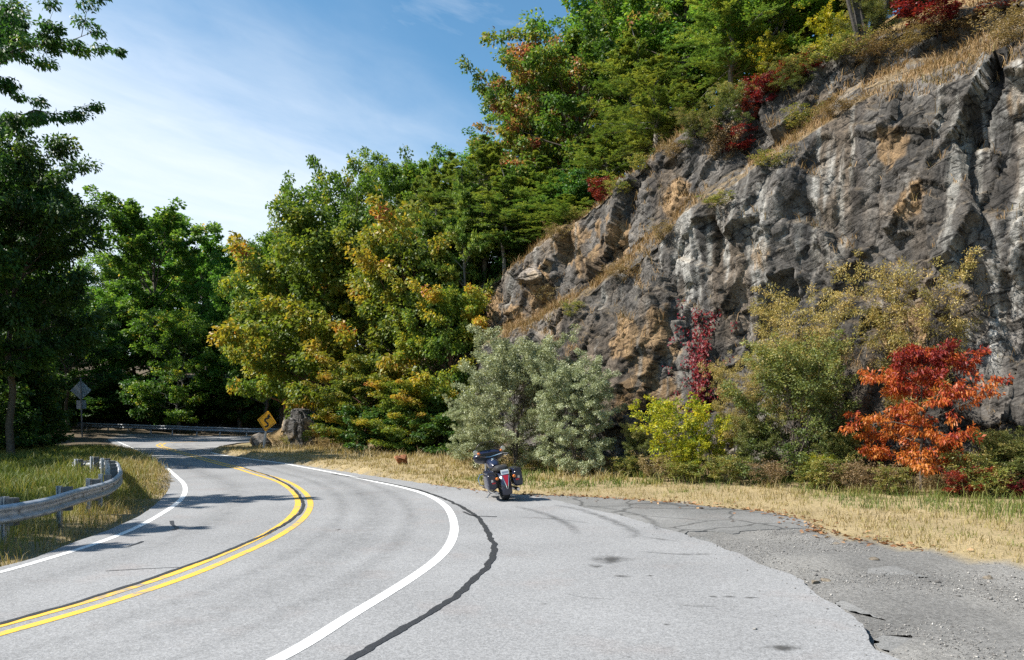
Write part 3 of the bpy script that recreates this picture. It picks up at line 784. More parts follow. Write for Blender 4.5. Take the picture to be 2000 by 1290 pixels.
mixg = sstep(.40, .58, gn + .1 * (gn2 - .5))[:, None]
left = (~inr & ~ing & ~right_side)
gcol = np.where(right_side[:, None], straw * (.75 + .5 * gn2[:, None]), green * (1 - mixg) + (.55 * green + .45 * straw) * mixg)
edge_m = (left & (dr < 2.2))[:, None] * sstep(2.2, .5, dr)[:, None]
gcol = gcol * (1 - edge_m) + edge_m * straw * .85
forest = (left & ((gyf > 74) | (gxf < -28)))[:, None]
gcol = np.where(forest, dirt * (.6 + .6 * gn2[:, None]), gcol)
gp = sstep(.38, .62, fbm(np.stack([gxf * .9, gyf * .9, gxf * 0], 1), 97, 4, .6))[:, None]
gcol = np.where((ing | inr)[:, None], (grav * (1 - gp) + gp * np.array([.15, .146, .138])) * (.7 + .6 * gn2[:, None]), gcol)
MAT['ground'] = attr_mat('verge_ground', 'soil', bump=.9, scale=22, fine=.45, dist=.03)
ni3, nj3 = GX.shape
ii, jj = np.meshgrid(np.arange(ni3 - 1), np.arange(nj3 - 1), indexing='ij'); a = (ii * nj3 + jj).ravel()
ground_me = np_mesh('ground', np.stack([gxf, gyf, gz], 1), np.stack([a, a + nj3, a + nj3 + 1, a + 1], 1), MAT['ground'], True,
                    {'soil': ('POINT', 'FLOAT_COLOR', np.c_[gcol, np.ones(len(gcol))])})
tag(link('ground', ground_me), 'grassy verges and woodland floor round the road', kind='structure')
def ground_z(x, y):
    i = np.clip(np.searchsorted(gx, x) - 1, 0, len(gx) - 2); j = np.clip(np.searchsorted(gy, y) - 1, 0, len(gy) - 2)
    u = (x - gx[i]) / (gx[i + 1] - gx[i]); v = (y - gy[j]) / (gy[j + 1] - gy[j])
    Zg = gz.reshape(ni3, nj3)
    return Zg[i, j] * (1 - u) * (1 - v) + Zg[i + 1, j] * u * (1 - v) + Zg[i, j + 1] * (1 - u) * v + Zg[i + 1, j + 1] * u * v

# gravel stones on the pull-off
def stones(name, x, y, z, r, mat, seed):
    R = np.random.default_rng(seed); n = len(x)
    octv = np.array([(1, 0, 0), (0, 1, 0), (-1, 0, 0), (0, -1, 0), (0, 0, .75), (0, 0, -.6)], float)
    V = octv[None] * (1 + R.uniform(-.35, .35, (n, 6, 3))) * r[:, None, None]
    an = R.uniform(0, 6.28, n); c, s = np.cos(an), np.sin(an)
    X = V[:, :, 0] * c[:, None] - V[:, :, 1] * s[:, None] * .7; Yv = V[:, :, 0] * s[:, None] + V[:, :, 1] * c[:, None] * .7
    V = np.stack([X + x[:, None], Yv + y[:, None], V[:, :, 2] * .7 + z[:, None]], 2).reshape(-1, 3)
    f = np.array([(0, 1, 4), (1, 2, 4), (2, 3, 4), (3, 0, 4), (1, 0, 5), (2, 1, 5), (3, 2, 5), (0, 3, 5)])
    fs = (f[None] + (np.arange(n) * 6)[:, None, None]).reshape(-1, 3)
    return np_mesh(name, V, fs, mat, attrs={'tint': ('FACE', 'FLOAT', np.repeat(R.random(n), 8))})
MAT['gravel'] = leaf_mat('gravel_stone', [(0, (.085, .08, .075)), (.5, (.19, .18, .168)), (.88, (.29, .275, .25)), (1, (.46, .44, .41))], trans=0.0, rough=.9, var=0)
n = 120000
x = rng.uniform(-1, 13, n); y = rng.uniform(4, 18.5, n)
dens = fbm(np.stack([x * .8, y * .8, x * 0], 1), 120, 3)
inrd = inside(road_poly_j[::3], x, y); dre = polydist(right_edge[::2], x, y, False)
ok = ((inside(pave, x, y) & ~inside(old_poly, x, y) & ~inrd & (rng.random(n) < np.maximum(sstep(.36, .66, dens), .8 * sstep(.35, .05, dre)))) | (inrd & (y < 15) & (rng.random(n) < .10 * np.exp(-dre / .25)) & (dre < 1.2)))
zst = np.where(inrd, .002, 0)
x, y, zst, inrd = x[ok], y[ok], zst[ok], inrd[ok]
r = np.clip(rng.lognormal(-4.75, .42, len(x)), .005, .045)
tag(link('gravel', stones('gravel', x, y, np.where(inrd, .002, ground_z(x, y)) + r * .25, r, MAT['gravel'], 3)), 'loose pale gravel over the worn pull-off', kind='stuff')

# ------------------------------------------------------------------ grass
def blades(name, x, y, z, h, w, lean, tint, mat, seed):
    R = np.random.default_rng(seed); n = len(x)
    a = R.uniform(0, 2 * np.pi, n); la = R.uniform(0, 2 * np.pi, n)
    sx, sy = np.cos(a) * w / 2, np.sin(a) * w / 2
    lx, ly = np.cos(la) * lean * h, np.sin(la) * lean * h
    b0 = np.stack([x - sx, y - sy, z], 1); b1 = np.stack([x + sx, y + sy, z], 1)
    m0 = np.stack([x - sx * .8 + lx * .3, y - sy * .8 + ly * .3, z + h * .55], 1); m1 = np.stack([x + sx * .8 + lx * .3, y + sy * .8 + ly * .3, z + h * .55], 1)
    tp = np.stack([x + lx, y + ly, z + h * (1 - .35 * lean)], 1)
    V = np.stack([b0, b1, m1, m0, tp], 1).reshape(-1, 3)
    k = np.arange(n) * 5
    return np_mesh(name, V, [np.stack([k, k + 1, k + 2, k + 3], 1), np.stack([k + 3, k + 2, k + 4], 1)], mat,
                   attrs={'tint': ('FACE', 'FLOAT', np.r_[tint, np.clip(tint + .08, 0, 1)])})
MAT['grass'] = leaf_mat('verge_grass', [(0, (.045, .085, .014)), (.3, (.11, .155, .028)), (.55, (.23, .225, .055)), (.8, (.33, .255, .11)), (1, (.41, .325, .19))], trans=.3, rough=.6, var=0, tgain=1.2)
def tufted(n, per, xr, yr, R, spread):
    cx = R.uniform(*xr, n); cy = R.uniform(*yr, n)
    x = np.repeat(cx, per) + R.normal(0, spread, n * per); y = np.repeat(cy, per) + R.normal(0, spread, n * per)
    return x, y, np.repeat(R.random(n), per)
R = np.random.default_rng(11)
# right strip, short straw
x, y, ct = tufted(31000, 9, (-17, 17), (5, 45), R, .09)
t_ = x * TD[0] + y * TD[1]; d_ = x * ED[0] + y * ED[1] - np.interp(t_, bt, be)
ge = polydist(grass_edge[::3], x, y, False)
dro = polydist(right_edge[::3], x, y, False)
patch_ = fbm(np.stack([x * 1.3, y * 1.3, x * 0], 1), 133, 4, .6)
prob = np.where(y < 30, 1, .75) * np.clip(.25 + 1.1 * sstep(.36, .56, patch_), 0, 1)
ok = ~inside(road_poly, x, y) & ~inside(pave, x, y) & (d_ < .2) & (d_ > -14) & (np.minimum(ge, dro) > .7 * np.clip(fbm(np.stack([x * 2.2, y * 2.2, x * 0], 1), 134, 3) - .42, -.02, 1)) & (R.random(len(x)) < prob) & ~((x < -11) & (y > 47))
x, y, ct, ge = x[ok], y[ok], ct[ok], np.minimum(ge, dro)[ok]
big = fbm(np.stack([x * .5, y * .5, x * 0], 1), 130, 3)
h = (.05 + .15 * R.random(len(x)) ** 1.5) * (.6 + .6 * ct) * (1 + 1.5 * sstep(1.6, 4.2, ge) * (.4 + 1.2 * R.random(len(x)) * ct)) * np.interp(ge, [0, .4], [.5, 1])
tint = np.clip(.80 + .28 * (ct - .5) + .2 * R.normal(0, .5, len(x)) - .55 * sstep(.42, .58, big) * sstep(.3, 2.0, ge) * (y < 27), 0, 1)
tag(link('dry_grass', blades('dry_grass', x, y, ground_z(x, y) - .01, h, np.where(y < 22, .012, .022), .2 + .6 * R.random(len(x)), tint, MAT['grass'], 1)), 'short straw coloured grass between the pull-off and the rock face', kind='stuff')
# left verge: straw at the road edge, green behind the rail
x, y, ct = tufted(21000, 13, (-30, -6.4), (8, 48), R, .10)
dl = polydist(left_edge[::3], x, y, False)
vis = x / y
ok = ~inside(road_poly, x, y) & (dl > .04) & (vis > -.72) & (x < -6.5) & (dl < polydist(right_edge[::3], x, y, False))
x, y, ct, dl = x[ok], y[ok], ct[ok], dl[ok]
big = fbm(np.stack([x * .4, y * .4, x * 0], 1), 131, 3)
h = (.10 + .30 * R.random(len(x)) ** 1.4) * (.5 + .9 * ct) * np.interp(dl, [0, .5, 1.5], [.35, .75, 1.0])
tint = np.clip(np.interp(dl, [0, .8, 1.9, 3.0], [.82, .64, .34, .22]) + .35 * (ct - .5) + .5 * (big - .5) + R.normal(0, .08, len(x)), 0, 1)
tag(link('verge_grass', blades('verge_grass', x, y, ground_z(x, y) - .01, h, np.where(y < 20, .011, .024), .15 + .55 * R.random(len(x)), tint, MAT['grass'], 2)), 'tall green and yellow grass on the left verge round the guardrail', kind='stuff')
# taller seed stalks on the inner bend
x, y, ct = tufted(900, 7, (-17, -7.0), (9, 36), R, .12)
dl = polydist(left_edge[::3], x, y, False)
ok = ~inside(road_poly, x, y) & (dl > .25) & (dl < 4.5)
x, y, ct = x[ok], y[ok], ct[ok]
h = .3 + .38 * R.random(len(x))
tag(link('grass_stalks', blades('grass_stalks', x, y, ground_z(x, y) - .01, h, .012 + 0 * x, .2 + .5 * R.random(len(x)), np.clip(.45 + .4 * (R.random(len(x)) - .3), 0, 1), MAT['grass'], 4)), 'long seeding grass stalks standing above the left verge', kind='stuff')
# ledges of the cliff
MAT['ledge_grass'] = leaf_mat('ledge_grass', [(0, (.07, .085, .02)), (.25, (.16, .14, .045)), (.6, (.27, .165, .07)), (1, (.36, .24, .12))], trans=.25, rough=.7, var=0, tgain=1.1)
cand = np.where((nrm.reshape(-1, 3)[:, 2] > .5) & (fm < .95) & (VV.ravel() > .5) & (T.ravel() > -30) & (T.ravel() < 8))[0]
cand2 = np.where((nrm.reshape(-1, 3)[:, 2] > .62) & (fm >= .95) & (spot > .5) & (T.ravel() > -30))[0]
pick = np.r_[R.choice(cand, 52000), R.choice(cand2, 14000)]
lx, ly, lz = CV[pick, 0] + R.normal(0, .05, len(pick)), CV[pick, 1] + R.normal(0, .05, len(pick)), CV[pick, 2] - .02
lb = fbm(np.stack([lx, ly, lz], 1) * 1.1, 140, 3)
k = R.random(len(pick)) < sstep(.42, .62, lb)
lx, ly, lz, lb = lx[k], ly[k], lz[k], lb[k]
tag(link('ledge_grass', blades('ledge_grass', lx, ly, lz, .12 + .42 * R.random(len(lx)) ** 1.5, .02 + 0 * lx, .3 + .6 * R.random(len(lx)), np.clip(.68 + .8 * (lb - .55) * -1 + R.normal(0, .15, len(lx)), 0, 1), MAT['ledge_grass'], 5)), 'brown dead grass on the ledge across the rock face', kind='stuff')

# fallen leaves along the pull-off edge
MAT['litter'] = leaf_mat('fallen_leaves', [(0, (.12, .06, .03)), (.5, (.25, .11, .04)), (1, (.40, .26, .14))], trans=.1, var=0)
def leaf_quads(pos, axis, nor, L, W, fold=.12):
    axis = axis / (np.linalg.norm(axis, axis=1)[:, None] + 1e-9)
    nor = nor - axis * (nor * axis).sum(1)[:, None]; nor /= np.linalg.norm(nor, axis=1)[:, None] + 1e-9
    side = np.cross(axis, nor)
    L = np.asarray(L)[:, None]; W = np.asarray(W)[:, None]
    mid = pos + axis * L * .45 + nor * W * fold
    return np.stack([pos, mid + side * W / 2, pos + axis * L - nor * L * .12, mid - side * W / 2], 1).reshape(-1, 3)
n = 1500
k = R.integers(0, len(grass_edge), n); p0 = grass_edge[k] + R.normal(0, 1, (n, 2)) * (.10 + .5 * R.random((n, 1)) ** 3) + ED * .05
ok = (p0[:, 1] > 12) & (p0[:, 1] < 24)
p0 = p0[ok]; n = len(p0)
V = leaf_quads(np.c_[p0, np.maximum(ground_z(p0[:, 0], p0[:, 1]), np.where(inside(old_poly, p0[:, 0], p0[:, 1]), -.012, -.2)) + .008 + .02 * R.random(n)], R.normal(0, 1, (n, 3)) * [1, 1, .2], R.normal(0, .35, (n, 3)) + [0, 0, 1], .07 + .06 * R.random(n), .05 + .03 * R.random(n))
tag(link('fallen_leaves', np_mesh('fallen_leaves', V, np.arange(4 * n).reshape(-1, 4), MAT['litter'], attrs={'tint': ('FACE', 'FLOAT', R.random(n))})), 'brown fallen leaves along the grass edge of the pull-off', kind='stuff')

# ------------------------------------------------------------------ trees
MAT['leaf_green'] = leaf_mat('leaf_green', [(0, (0.036, 0.0922, 0.0157)), (0.5, (0.0902, 0.1936, 0.0282)), (0.85, (0.17, 0.2767, 0.0391)), (1, (0.4002, 0.3689, 0.047))], trans=0.45)
MAT['leaf_poplar'] = leaf_mat('leaf_poplar', [(0, (0.0488, 0.1219, 0.0195)), (0.5, (0.0975, 0.2194, 0.0358)), (0.9, (0.1788, 0.2925, 0.0488)), (1, (0.455, 0.3575, 0.065))], trans=0.5)
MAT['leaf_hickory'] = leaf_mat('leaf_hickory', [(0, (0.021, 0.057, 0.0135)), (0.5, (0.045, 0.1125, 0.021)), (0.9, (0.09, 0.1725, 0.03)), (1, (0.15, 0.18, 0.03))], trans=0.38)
MAT['leaf_autumn'] = leaf_mat('leaf_autumn', [(0, (0.0628, 0.1152, 0.0209)), (0.32, (0.1492, 0.2106, 0.0281)), (0.55, (0.27, 0.2565, 0.0297)), (0.74, (0.436, 0.295, 0.0385)), (0.88, (0.4104, 0.1667, 0.0385)), (1, (0.297, 0.0607, 0.0405))], trans=0.4)
MAT['leaf_oak'] = leaf_mat('leaf_oak', [(0, (0.0362, 0.0798, 0.0145)), (0.45, (0.087, 0.174, 0.0261)), (0.68, (0.232, 0.2465, 0.0435)), (0.82, (0.348, 0.1885, 0.087)), (1, (0.377, 0.1087, 0.0725))], trans=0.4)
MAT['needle'] = leaf_mat('pine_needles', [(0, (0.0673, 0.1259, 0.0284)), (0.5, (0.1349, 0.2215, 0.0445)), (1, (0.3236, 0.3525, 0.0607))], trans=0.3)
MAT['leaf_silver'] = leaf_mat('leaf_silver', [(0, (0.1346, 0.1645, 0.0748)), (0.5, (0.2841, 0.3214, 0.1794)), (1, (0.5083, 0.5382, 0.3588))], trans=.2, rough=.45)
MAT['leaf_lime'] = leaf_mat('leaf_lime', [(0, (0.1035, 0.161, 0.0172)), (0.5, (0.299, 0.3105, 0.023)), (1, (0.5175, 0.437, 0.0345))], trans=.4)
MAT['leaf_tan'] = leaf_mat('leaf_tan', [(0, (0.1512, 0.1478, 0.0432)), (0.45, (0.3276, 0.2688, 0.0792)), (1, (0.4788, 0.3494, 0.1296))], trans=.3)
MAT['leaf_olive'] = leaf_mat('leaf_olive', [(0, (0.0473, 0.0743, 0.0162)), (0.5, (0.1148, 0.1418, 0.0405)), (0.85, (0.2295, 0.2295, 0.0675)), (1, (0.351, 0.27, 0.108))], trans=0.35)
MAT['leaf_orange'] = leaf_mat('leaf_orange', [(0, (.15, .018, .02)), (.3, (.30, .04, .02)), (.6, (.44, .115, .022)), (1, (.46, .19, .035))], trans=.33, var=.015)
MAT['leaf_red'] = leaf_mat('leaf_red', [(0, (0.076, 0.0077, 0.0096)), (0.6, (0.1976, 0.0169, 0.0168)), (1, (0.2584, 0.0462, 0.0192))], trans=.3)
MAT['leaf_weed'] = leaf_mat('leaf_weed', [(0, (.08, .12, .025)), (.45, (.20, .22, .05)), (1, (.36, .29, .10))], trans=.35)
MAT['leaf_brush'] = leaf_mat('leaf_brush', [(0, (.13, .10, .04)), (.5, (.25, .18, .085)), (1, (.36, .27, .15))], trans=.25)

PROFILES = {
    'round': lambda f: np.sqrt(np.clip(1 - (2 * f - .9) ** 2 / 1.25, .03, 1)),
    'egg': lambda f: np.interp(f, [0, .15, .35, .6, .85, 1], [.62, .9, 1, .82, .45, .12]),
    'cone': lambda f: np.interp(f, [0, .12, .5, 1], [.85, 1, .62, .06]),
    'column': lambda f: np.interp(f, [0, .2, .55, .85, 1], [.55, .9, 1, .7, .2]),
    'fan': lambda f: np.interp(f, [0, .3, .7, 1], [.45, .8, 1, .55]),
    'dome': lambda f: np.interp(f, [0, .25, .6, .85, 1], [.95, 1, .88, .6, .2]),
}
def tree_mesh(name, seed, H, W, hc, limbs, subs, clumps, leaves, leaf, leafmat, bark, profile='egg', elev=(15, 60), droop=.3, cr=.5, flat=.7,
              tint=(.45, .22), spread=.16, trunk_r=.2, leaf_up=.4, curve=.25, stems=1, tone=None, top_f=.95, outline=.28, grow=0.0):
    R = np.random.default_rng(seed)
    pf = PROFILES[profile]
    tv, tf, off_ = [], [], 0
    mb = MB()
    cents, crad, cdir = [], [], []
    for s in range(stems):
        ang = R.uniform(0, 6.28); lean = 0.0 if stems == 1 else .35
        n = 9
        top = np.array([math.cos(ang) * lean * W * .35, math.sin(ang) * lean * W * .35, H * top_f])
        path = [np.array([0, 0, -.35])] + [top * f + np.array([R.normal(0, .02 * H), R.normal(0, .02 * H), 0]) * (f * (1 - f) * 3) for f in np.linspace(0, 1, n)]
        tr_ = trunk_r / math.sqrt(stems)
        mb.tube([Vector(q) for q in path], [tr_ * 1.5] + list(tr_ * np.linspace(1.1, .08, n) ** .8), 7 if trunk_r > .1 else 5)
        P_ = np.array(path[1:])
        nl = limbs // stems
        for i in range(nl):
            f = (i + R.uniform(.2, .8)) / nl
            z0 = hc + (H * top_f - hc) * f ** .95
            st = np.array([np.interp(z0, P_[:, 2], P_[:, 0]), np.interp(z0, P_[:, 2], P_[:, 1]), z0 * 1.0])
            az = i * 2.39996 + R.uniform(-.5, .5) + s * 1.3
            ln_ = pf(f) * W / 2 * R.uniform(1 - outline, 1 + outline * .7)
            el = math.radians(elev[0] + (elev[1] - elev[0]) * f + R.uniform(-12, 12))
            dirv = np.array([math.cos(az) * math.cos(el), math.sin(az) * math.cos(el), math.sin(el)])
            ln_ = ln_ / max(math.cos(el), .45)
            st[2] -= max(0, st[2] + dirv[2] * ln_ - H * 1.02)
            pts = []
            for q in np.linspace(0, 1, 6):
                pts.append(st + dirv * ln_ * q + np.array([0, 0, 1]) * (curve * ln_ * q * q - droop * .25 * ln_ * q ** 3) + R.normal(0, .03, 3) * ln_ * q)
            r0 = tr_ * (.42 - .25 * f)
            mb.tube([Vector(q) for q in pts], list(np.linspace(r0, r0 * .15, 6)), 4, False)
            pts = np.array(pts)
            for j in range(subs):
                q = .28 + .72 * (j + R.uniform(.3, 1)) / subs
                b = np.array([np.interp(q, np.linspace(0, 1, 6), pts[:, c]) for c in range(3)])
                da = R.uniform(.35, 1.25) * (1 if j % 2 else -1)
                ca_, sa_ = math.cos(da), math.sin(da)
                d2 = np.array([dirv[0] * ca_ - dirv[1] * sa_, dirv[0] * sa_ + dirv[1] * ca_, dirv[2] * .6 + R.normal(0, .3)])
                d2 /= np.linalg.norm(d2) + 1e-9
                l2 = ln_ * R.uniform(.22, .42) * (1.25 - .5 * q)
                e = b + d2 * l2
                mb.tube([Vector(b), Vector((b + e) / 2 + R.normal(0, .05, 3) * l2), Vector(e)], [r0 * .3, r0 * .2, r0 * .08], 3, False)
                for c_ in range(clumps):
                    w = (c_ + 1) / clumps
                    cents.append(b + (e - b) * w + R.normal(0, .25, 3) * cr); crad.append(cr * R.uniform(.65, 1.3)); cdir.append(d2)
            cents.append(pts[-1]); crad.append(cr); cdir.append(dirv)
    cents = np.array(cents); crad = np.array(crad); cdir = np.array(cdir)
    cents[:, 2] = np.maximum(cents[:, 2], crad * .5)
    nc = len(cents)
    ctone = np.clip(R.normal(tint[0], tint[1], nc), 0, 1)
    if tone is not None: ctone = np.clip(tone(cents / np.array([W / 2, W / 2, H]), R, ctone), 0, 1)
    M_ = nc * leaves
    ci = np.repeat(np.arange(nc), leaves)
    o = R.normal(0, 1, (M_, 3)); o /= np.linalg.norm(o, axis=1)[:, None]
    o *= (R.random(M_) ** .45)[:, None]
    ofs = o * crad[ci][:, None] * np.array([1, 1, flat])
    pos = cents[ci] + ofs
    ax = o * .8 + cdir[ci] * .7 + R.normal(0, .6, (M_, 3)); ax[:, 2] -= droop * 1.6
    nr = R.normal(0, .55, (M_, 3)) + o * .45; nr[:, 2] += leaf_up
    sz = R.uniform(.7, 1.25, M_)
    V = leaf_quads(pos, ax, nr, leaf[0] * sz, leaf[1] * sz)
    tint_ = np.clip(ctone[ci] + R.normal(0, spread, M_), 0, 1)
    crown = np_mesh(name + '_crown', V, np.arange(4 * M_).reshape(-1, 4), leafmat, attrs={'tint': ('FACE', 'FLOAT', tint_)})
    tm = bpy.data.meshes.new(name + '_trunk'); tm.from_pydata(mb.v, [], mb.f); tm.materials.append(bark)
    tm.polygons.foreach_set('use_smooth', [True] * len(tm.polygons))
    rr_ = np.hypot(V[:, 0], V[:, 1])
    return (crown, tm, float(np.percentile(V[:, 2], 99.8)), 2 * float(np.percentile(rr_, 97)))
def autumn_tone(c, R, t):
    # the exposed crown edges and tips have turned first
    rad = np.hypot(c[:, 0], c[:, 1])
    nz = vnoise(c * 3.1 + 3, 5)
    return .085 + .34 * sstep(.35, 1.0, rad) * 1.0 + .72 * (nz - .5) + R.normal(0, .09, len(c)) + .12 * (c[:, 2] - .5)
def oak_tone(c, R, t):
    nz = vnoise(c * 3.3 + 9, 6)
    return .48 + 1.05 * (nz - .5) + R.normal(0, .10, len(c))
def olive_tone(c, R, t):
    return .42 + .5 * (c[:, 2] - .5) + .4 * (vnoise(c * 3 + 4, 8) - .5) + R.normal(0, .08, len(c))
def sour_tone(c, R, t):
    return .64 - .42 * sstep(.5, 1.05, c[:, 2]) + .75 * (vnoise(c * 3.5 + 1, 9) - .5) + R.normal(0, .1, len(c))
PR = {}
PR['poplar'] = tree_mesh('tulip_tree', 1, 24, 10.5, 5, 40, 4, 3, 78, (.34, .25), MAT['leaf_poplar'], MAT['bark'], 'column', (20, 62), .25, .62, .75, (.5, .15), .14, .3, outline=.4)
PR['broad'] = tree_mesh('broadleaf_tree', 2, 17, 12, 3.5, 32, 5, 3, 85, (.27, .17), MAT['leaf_green'], MAT['bark'], 'egg', (10, 65), .3, .66, .7, (.5, .17), .14, .26)
PR['broad_b'] = tree_mesh('leafy_tree', 3, 15, 11, 2.0, 30, 5, 3, 80, (.26, .17), MAT['leaf_green'], MAT['bark_grey'], 'round', (5, 70), .3, .66, .7, (.55, .2), .15, .22)
PR['hickory'] = tree_mesh('hickory', 4, 26, 15, 15.5, 30, 5, 3, 110, (.30, .13), MAT['leaf_hickory'], MAT['bark'], 'round', (0, 60), .75, .55, .6, (.45, .2), .14, .33, leaf_up=.35, outline=.35)
PR['hickory_low'] = tree_mesh('shaded_tree', 5, 15, 11, 5.0, 34, 5, 3, 105, (.25, .13), MAT['leaf_hickory'], MAT['bark'], 'dome', (4, 58), .45, .6, .6, (.42, .2), .14, .22, leaf_up=.4, outline=.35)
PR['autumn'] = tree_mesh('autumn_tree', 6, 13, 9.5, 3.2, 36, 5, 3, 72, (.27, .17), MAT['leaf_autumn'], MAT['bark_red'], 'dome', (8, 66), .6, .56, .9, (.5, .2), .10, .2, leaf_up=.2, tone=autumn_tone, outline=.3)
PR['autumn_b'] = tree_mesh('turning_tree', 7, 13, 8.5, 1.0, 38, 5, 3, 72, (.26, .16), MAT['leaf_autumn'], MAT['bark_red'], 'dome', (8, 66), .6, .54, .9, (.5, .2), .10, .16, leaf_up=.2, tone=autumn_tone, outline=.3)
PR['oak'] = tree_mesh('oak_tree', 8, 12, 11, 2.0, 32, 5, 3, 66, (.24, .15), MAT['leaf_oak'], MAT['bark'], 'egg', (5, 62), .35, .52, .6, (.5, .2), .11, .2, tone=oak_tone, outline=.35)
PR['silver'] = tree_mesh('silver_shrub', 9, 5.3, 4.5, .15, 70, 5, 3, 92, (.095, .040), MAT['leaf_silver'], MAT['bark'], 'dome', (6, 75), .15, .20, .8, (.5, .16), .2, .09, stems=3, outline=.22)
PR['lime'] = tree_mesh('lime_shrub', 10, 2.7, 2.5, .25, 28, 4, 2, 30, (.105, .06), MAT['leaf_lime'], MAT['bark'], 'fan', (35, 75), .2, .17, .8, (.5, .22), .18, .03, stems=4, outline=.4)
PR['tan'] = tree_mesh('feathery_tree', 11, 6.2, 4.4, 2.0, 32, 5, 3, 44, (.095, .036), MAT['leaf_tan'], MAT['bark_grey'], 'fan', (25, 65), .3, .26, .55, (.5, .2), .16, .06, stems=2, outline=.35)
PR['olive'] = tree_mesh('green_shrub', 12, 4.4, 4.0, .3, 46, 5, 3, 44, (.095, .05), MAT['leaf_olive'], MAT['bark'], 'dome', (10, 72), .25, .23, .75, (.5, .2), .15, .07, stems=3, tone=olive_tone, outline=.28)
PR['sour'] = tree_mesh('orange_tree', 13, 4.0, 4.3, .55, 28, 6, 3, 30, (.135, .052), MAT['leaf_orange'], MAT['bark'], 'egg', (2, 30), .5, .23, .38, (.55, .2), .16, .065, leaf_up=.6, curve=.05, tone=sour_tone, outline=.35)
PR['redbush'] = tree_mesh('red_bush', 14, 1.5, 1.7, .15, 20, 4, 2, 24, (.085, .05), MAT['leaf_red'], MAT['bark_red'], 'fan', (25, 75), .3, .14, .7, (.5, .25), .2, .02, stems=3, outline=.4)
PR['weed'] = tree_mesh('weedy_bush', 15, 1.3, 1.5, .1, 20, 3, 2, 20, (.095, .04), MAT['leaf_weed'], MAT['bark'], 'fan', (30, 80), .25, .13, .8, (.45, .25), .2, .015, stems=4, outline=.4)
PR['brush'] = tree_mesh('brown_brush', 16, 1.3, 1.6, .1, 24, 4, 2, 20, (.075, .028), MAT['leaf_brush'], MAT['bark_grey'], 'fan', (30, 80), .2, .14, .8, (.5, .25), .2, .016, stems=4, outline=.4)
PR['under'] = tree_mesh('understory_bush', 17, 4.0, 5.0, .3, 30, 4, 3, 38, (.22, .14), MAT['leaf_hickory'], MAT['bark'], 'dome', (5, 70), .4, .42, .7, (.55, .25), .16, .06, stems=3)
# pines: level whorls of drooping, feathery sprays
def pine_mesh(name, seed, H, W, hc, whorls, per, sprays, needles):
    R = np.random.default_rng(seed); mb = MB()
    n = 8
    path = [Vector((R.normal(0, .04) * k, R.normal(0, .04) * k, H * k / (n - 1) - (.35 if k == 0 else 0))) for k in range(n)]
    mb.tube(path, list(np.linspace(.15, .02, n)), 6)
    pos, ax, tn = [], [], []
    for w in range(whorls):
        f = w / (whorls - 1)
        z0 = hc + (H * .97 - hc) * f
        m = per if f < .9 else 4
        for i in range(m):
            az = R.uniform(0, 6.28); ln_ = W / 2 * np.interp(f, [0, .25, .6, 1], [.8, 1, .72, .12]) * R.uniform(.55, 1.2)
            el = math.radians(R.uniform(-8, 28) + 28 * f)
            d = np.array([math.cos(az) * math.cos(el), math.sin(az) * math.cos(el), math.sin(el)])
            st = np.array([0, 0, z0 + R.uniform(-.15, .15)])
            q = np.linspace(0, 1, 6)
            pts = st + d * ln_ * q[:, None] + np.array([0, 0, -.22]) * ln_ * (q ** 2)[:, None]
            mb.tube([Vector(p) for p in pts], list(np.linspace(.03, .006, 6)), 3, False)
            side = np.cross(d, [0, 0, 1.])
            ct = np.clip(R.normal(.5, .2), 0, 1)
            for s in range(sprays):
                g = R.uniform(.18, 1.02)
                b = np.array([np.interp(g, q, pts[:, c]) for c in range(3)])
                sg = R.choice([-1, 1]); sl = ln_ * .38 * (1.15 - g * .7) * R.uniform(.5, 1.1)
                sd = d * .8 + side * sg * R.uniform(.2, 1) + np.array([0, 0, R.uniform(-.35, .25)])
                sd /= np.linalg.norm(sd)
                u = R.random(needles)
                pp = b + sd * sl * u[:, None] + np.array([0, 0, -.18]) * (sl * u ** 2)[:, None] + R.normal(0, .025, (needles, 3))
                pos.append(pp); ax.append(sd * 1.1 + R.normal(0, .55, (needles, 3)) + [0, 0, .1]); tn.append(np.clip(ct + .25 * (u - .4) + R.normal(0, .14, needles), 0, 1))
    pos = np.concatenate(pos); ax = np.concatenate(ax); tn = np.concatenate(tn); M_ = len(pos)
    V = leaf_quads(pos, ax, R.normal(0, .5, (M_, 3)) + [0, 0, 1], R.uniform(.11, .2, M_), np.full(M_, .036), .3)
    crown = np_mesh(name + '_crown', V, np.arange(4 * M_).reshape(-1, 4), MAT['needle'], attrs={'tint': ('FACE', 'FLOAT', tn)})
    tm = bpy.data.meshes.new(name + '_trunk'); tm.from_pydata(mb.v, [], mb.f); tm.materials.append(MAT['bark_grey'])
    return (crown, tm, H, W)
PR['pine'] = pine_mesh('pine', 21, 10, 6.4, 1.2, 19, 7, 19, 34)
PR['pine_b'] = pine_mesh('pine_tall', 22, 11, 6.0, 3.0, 17, 7, 18, 34)

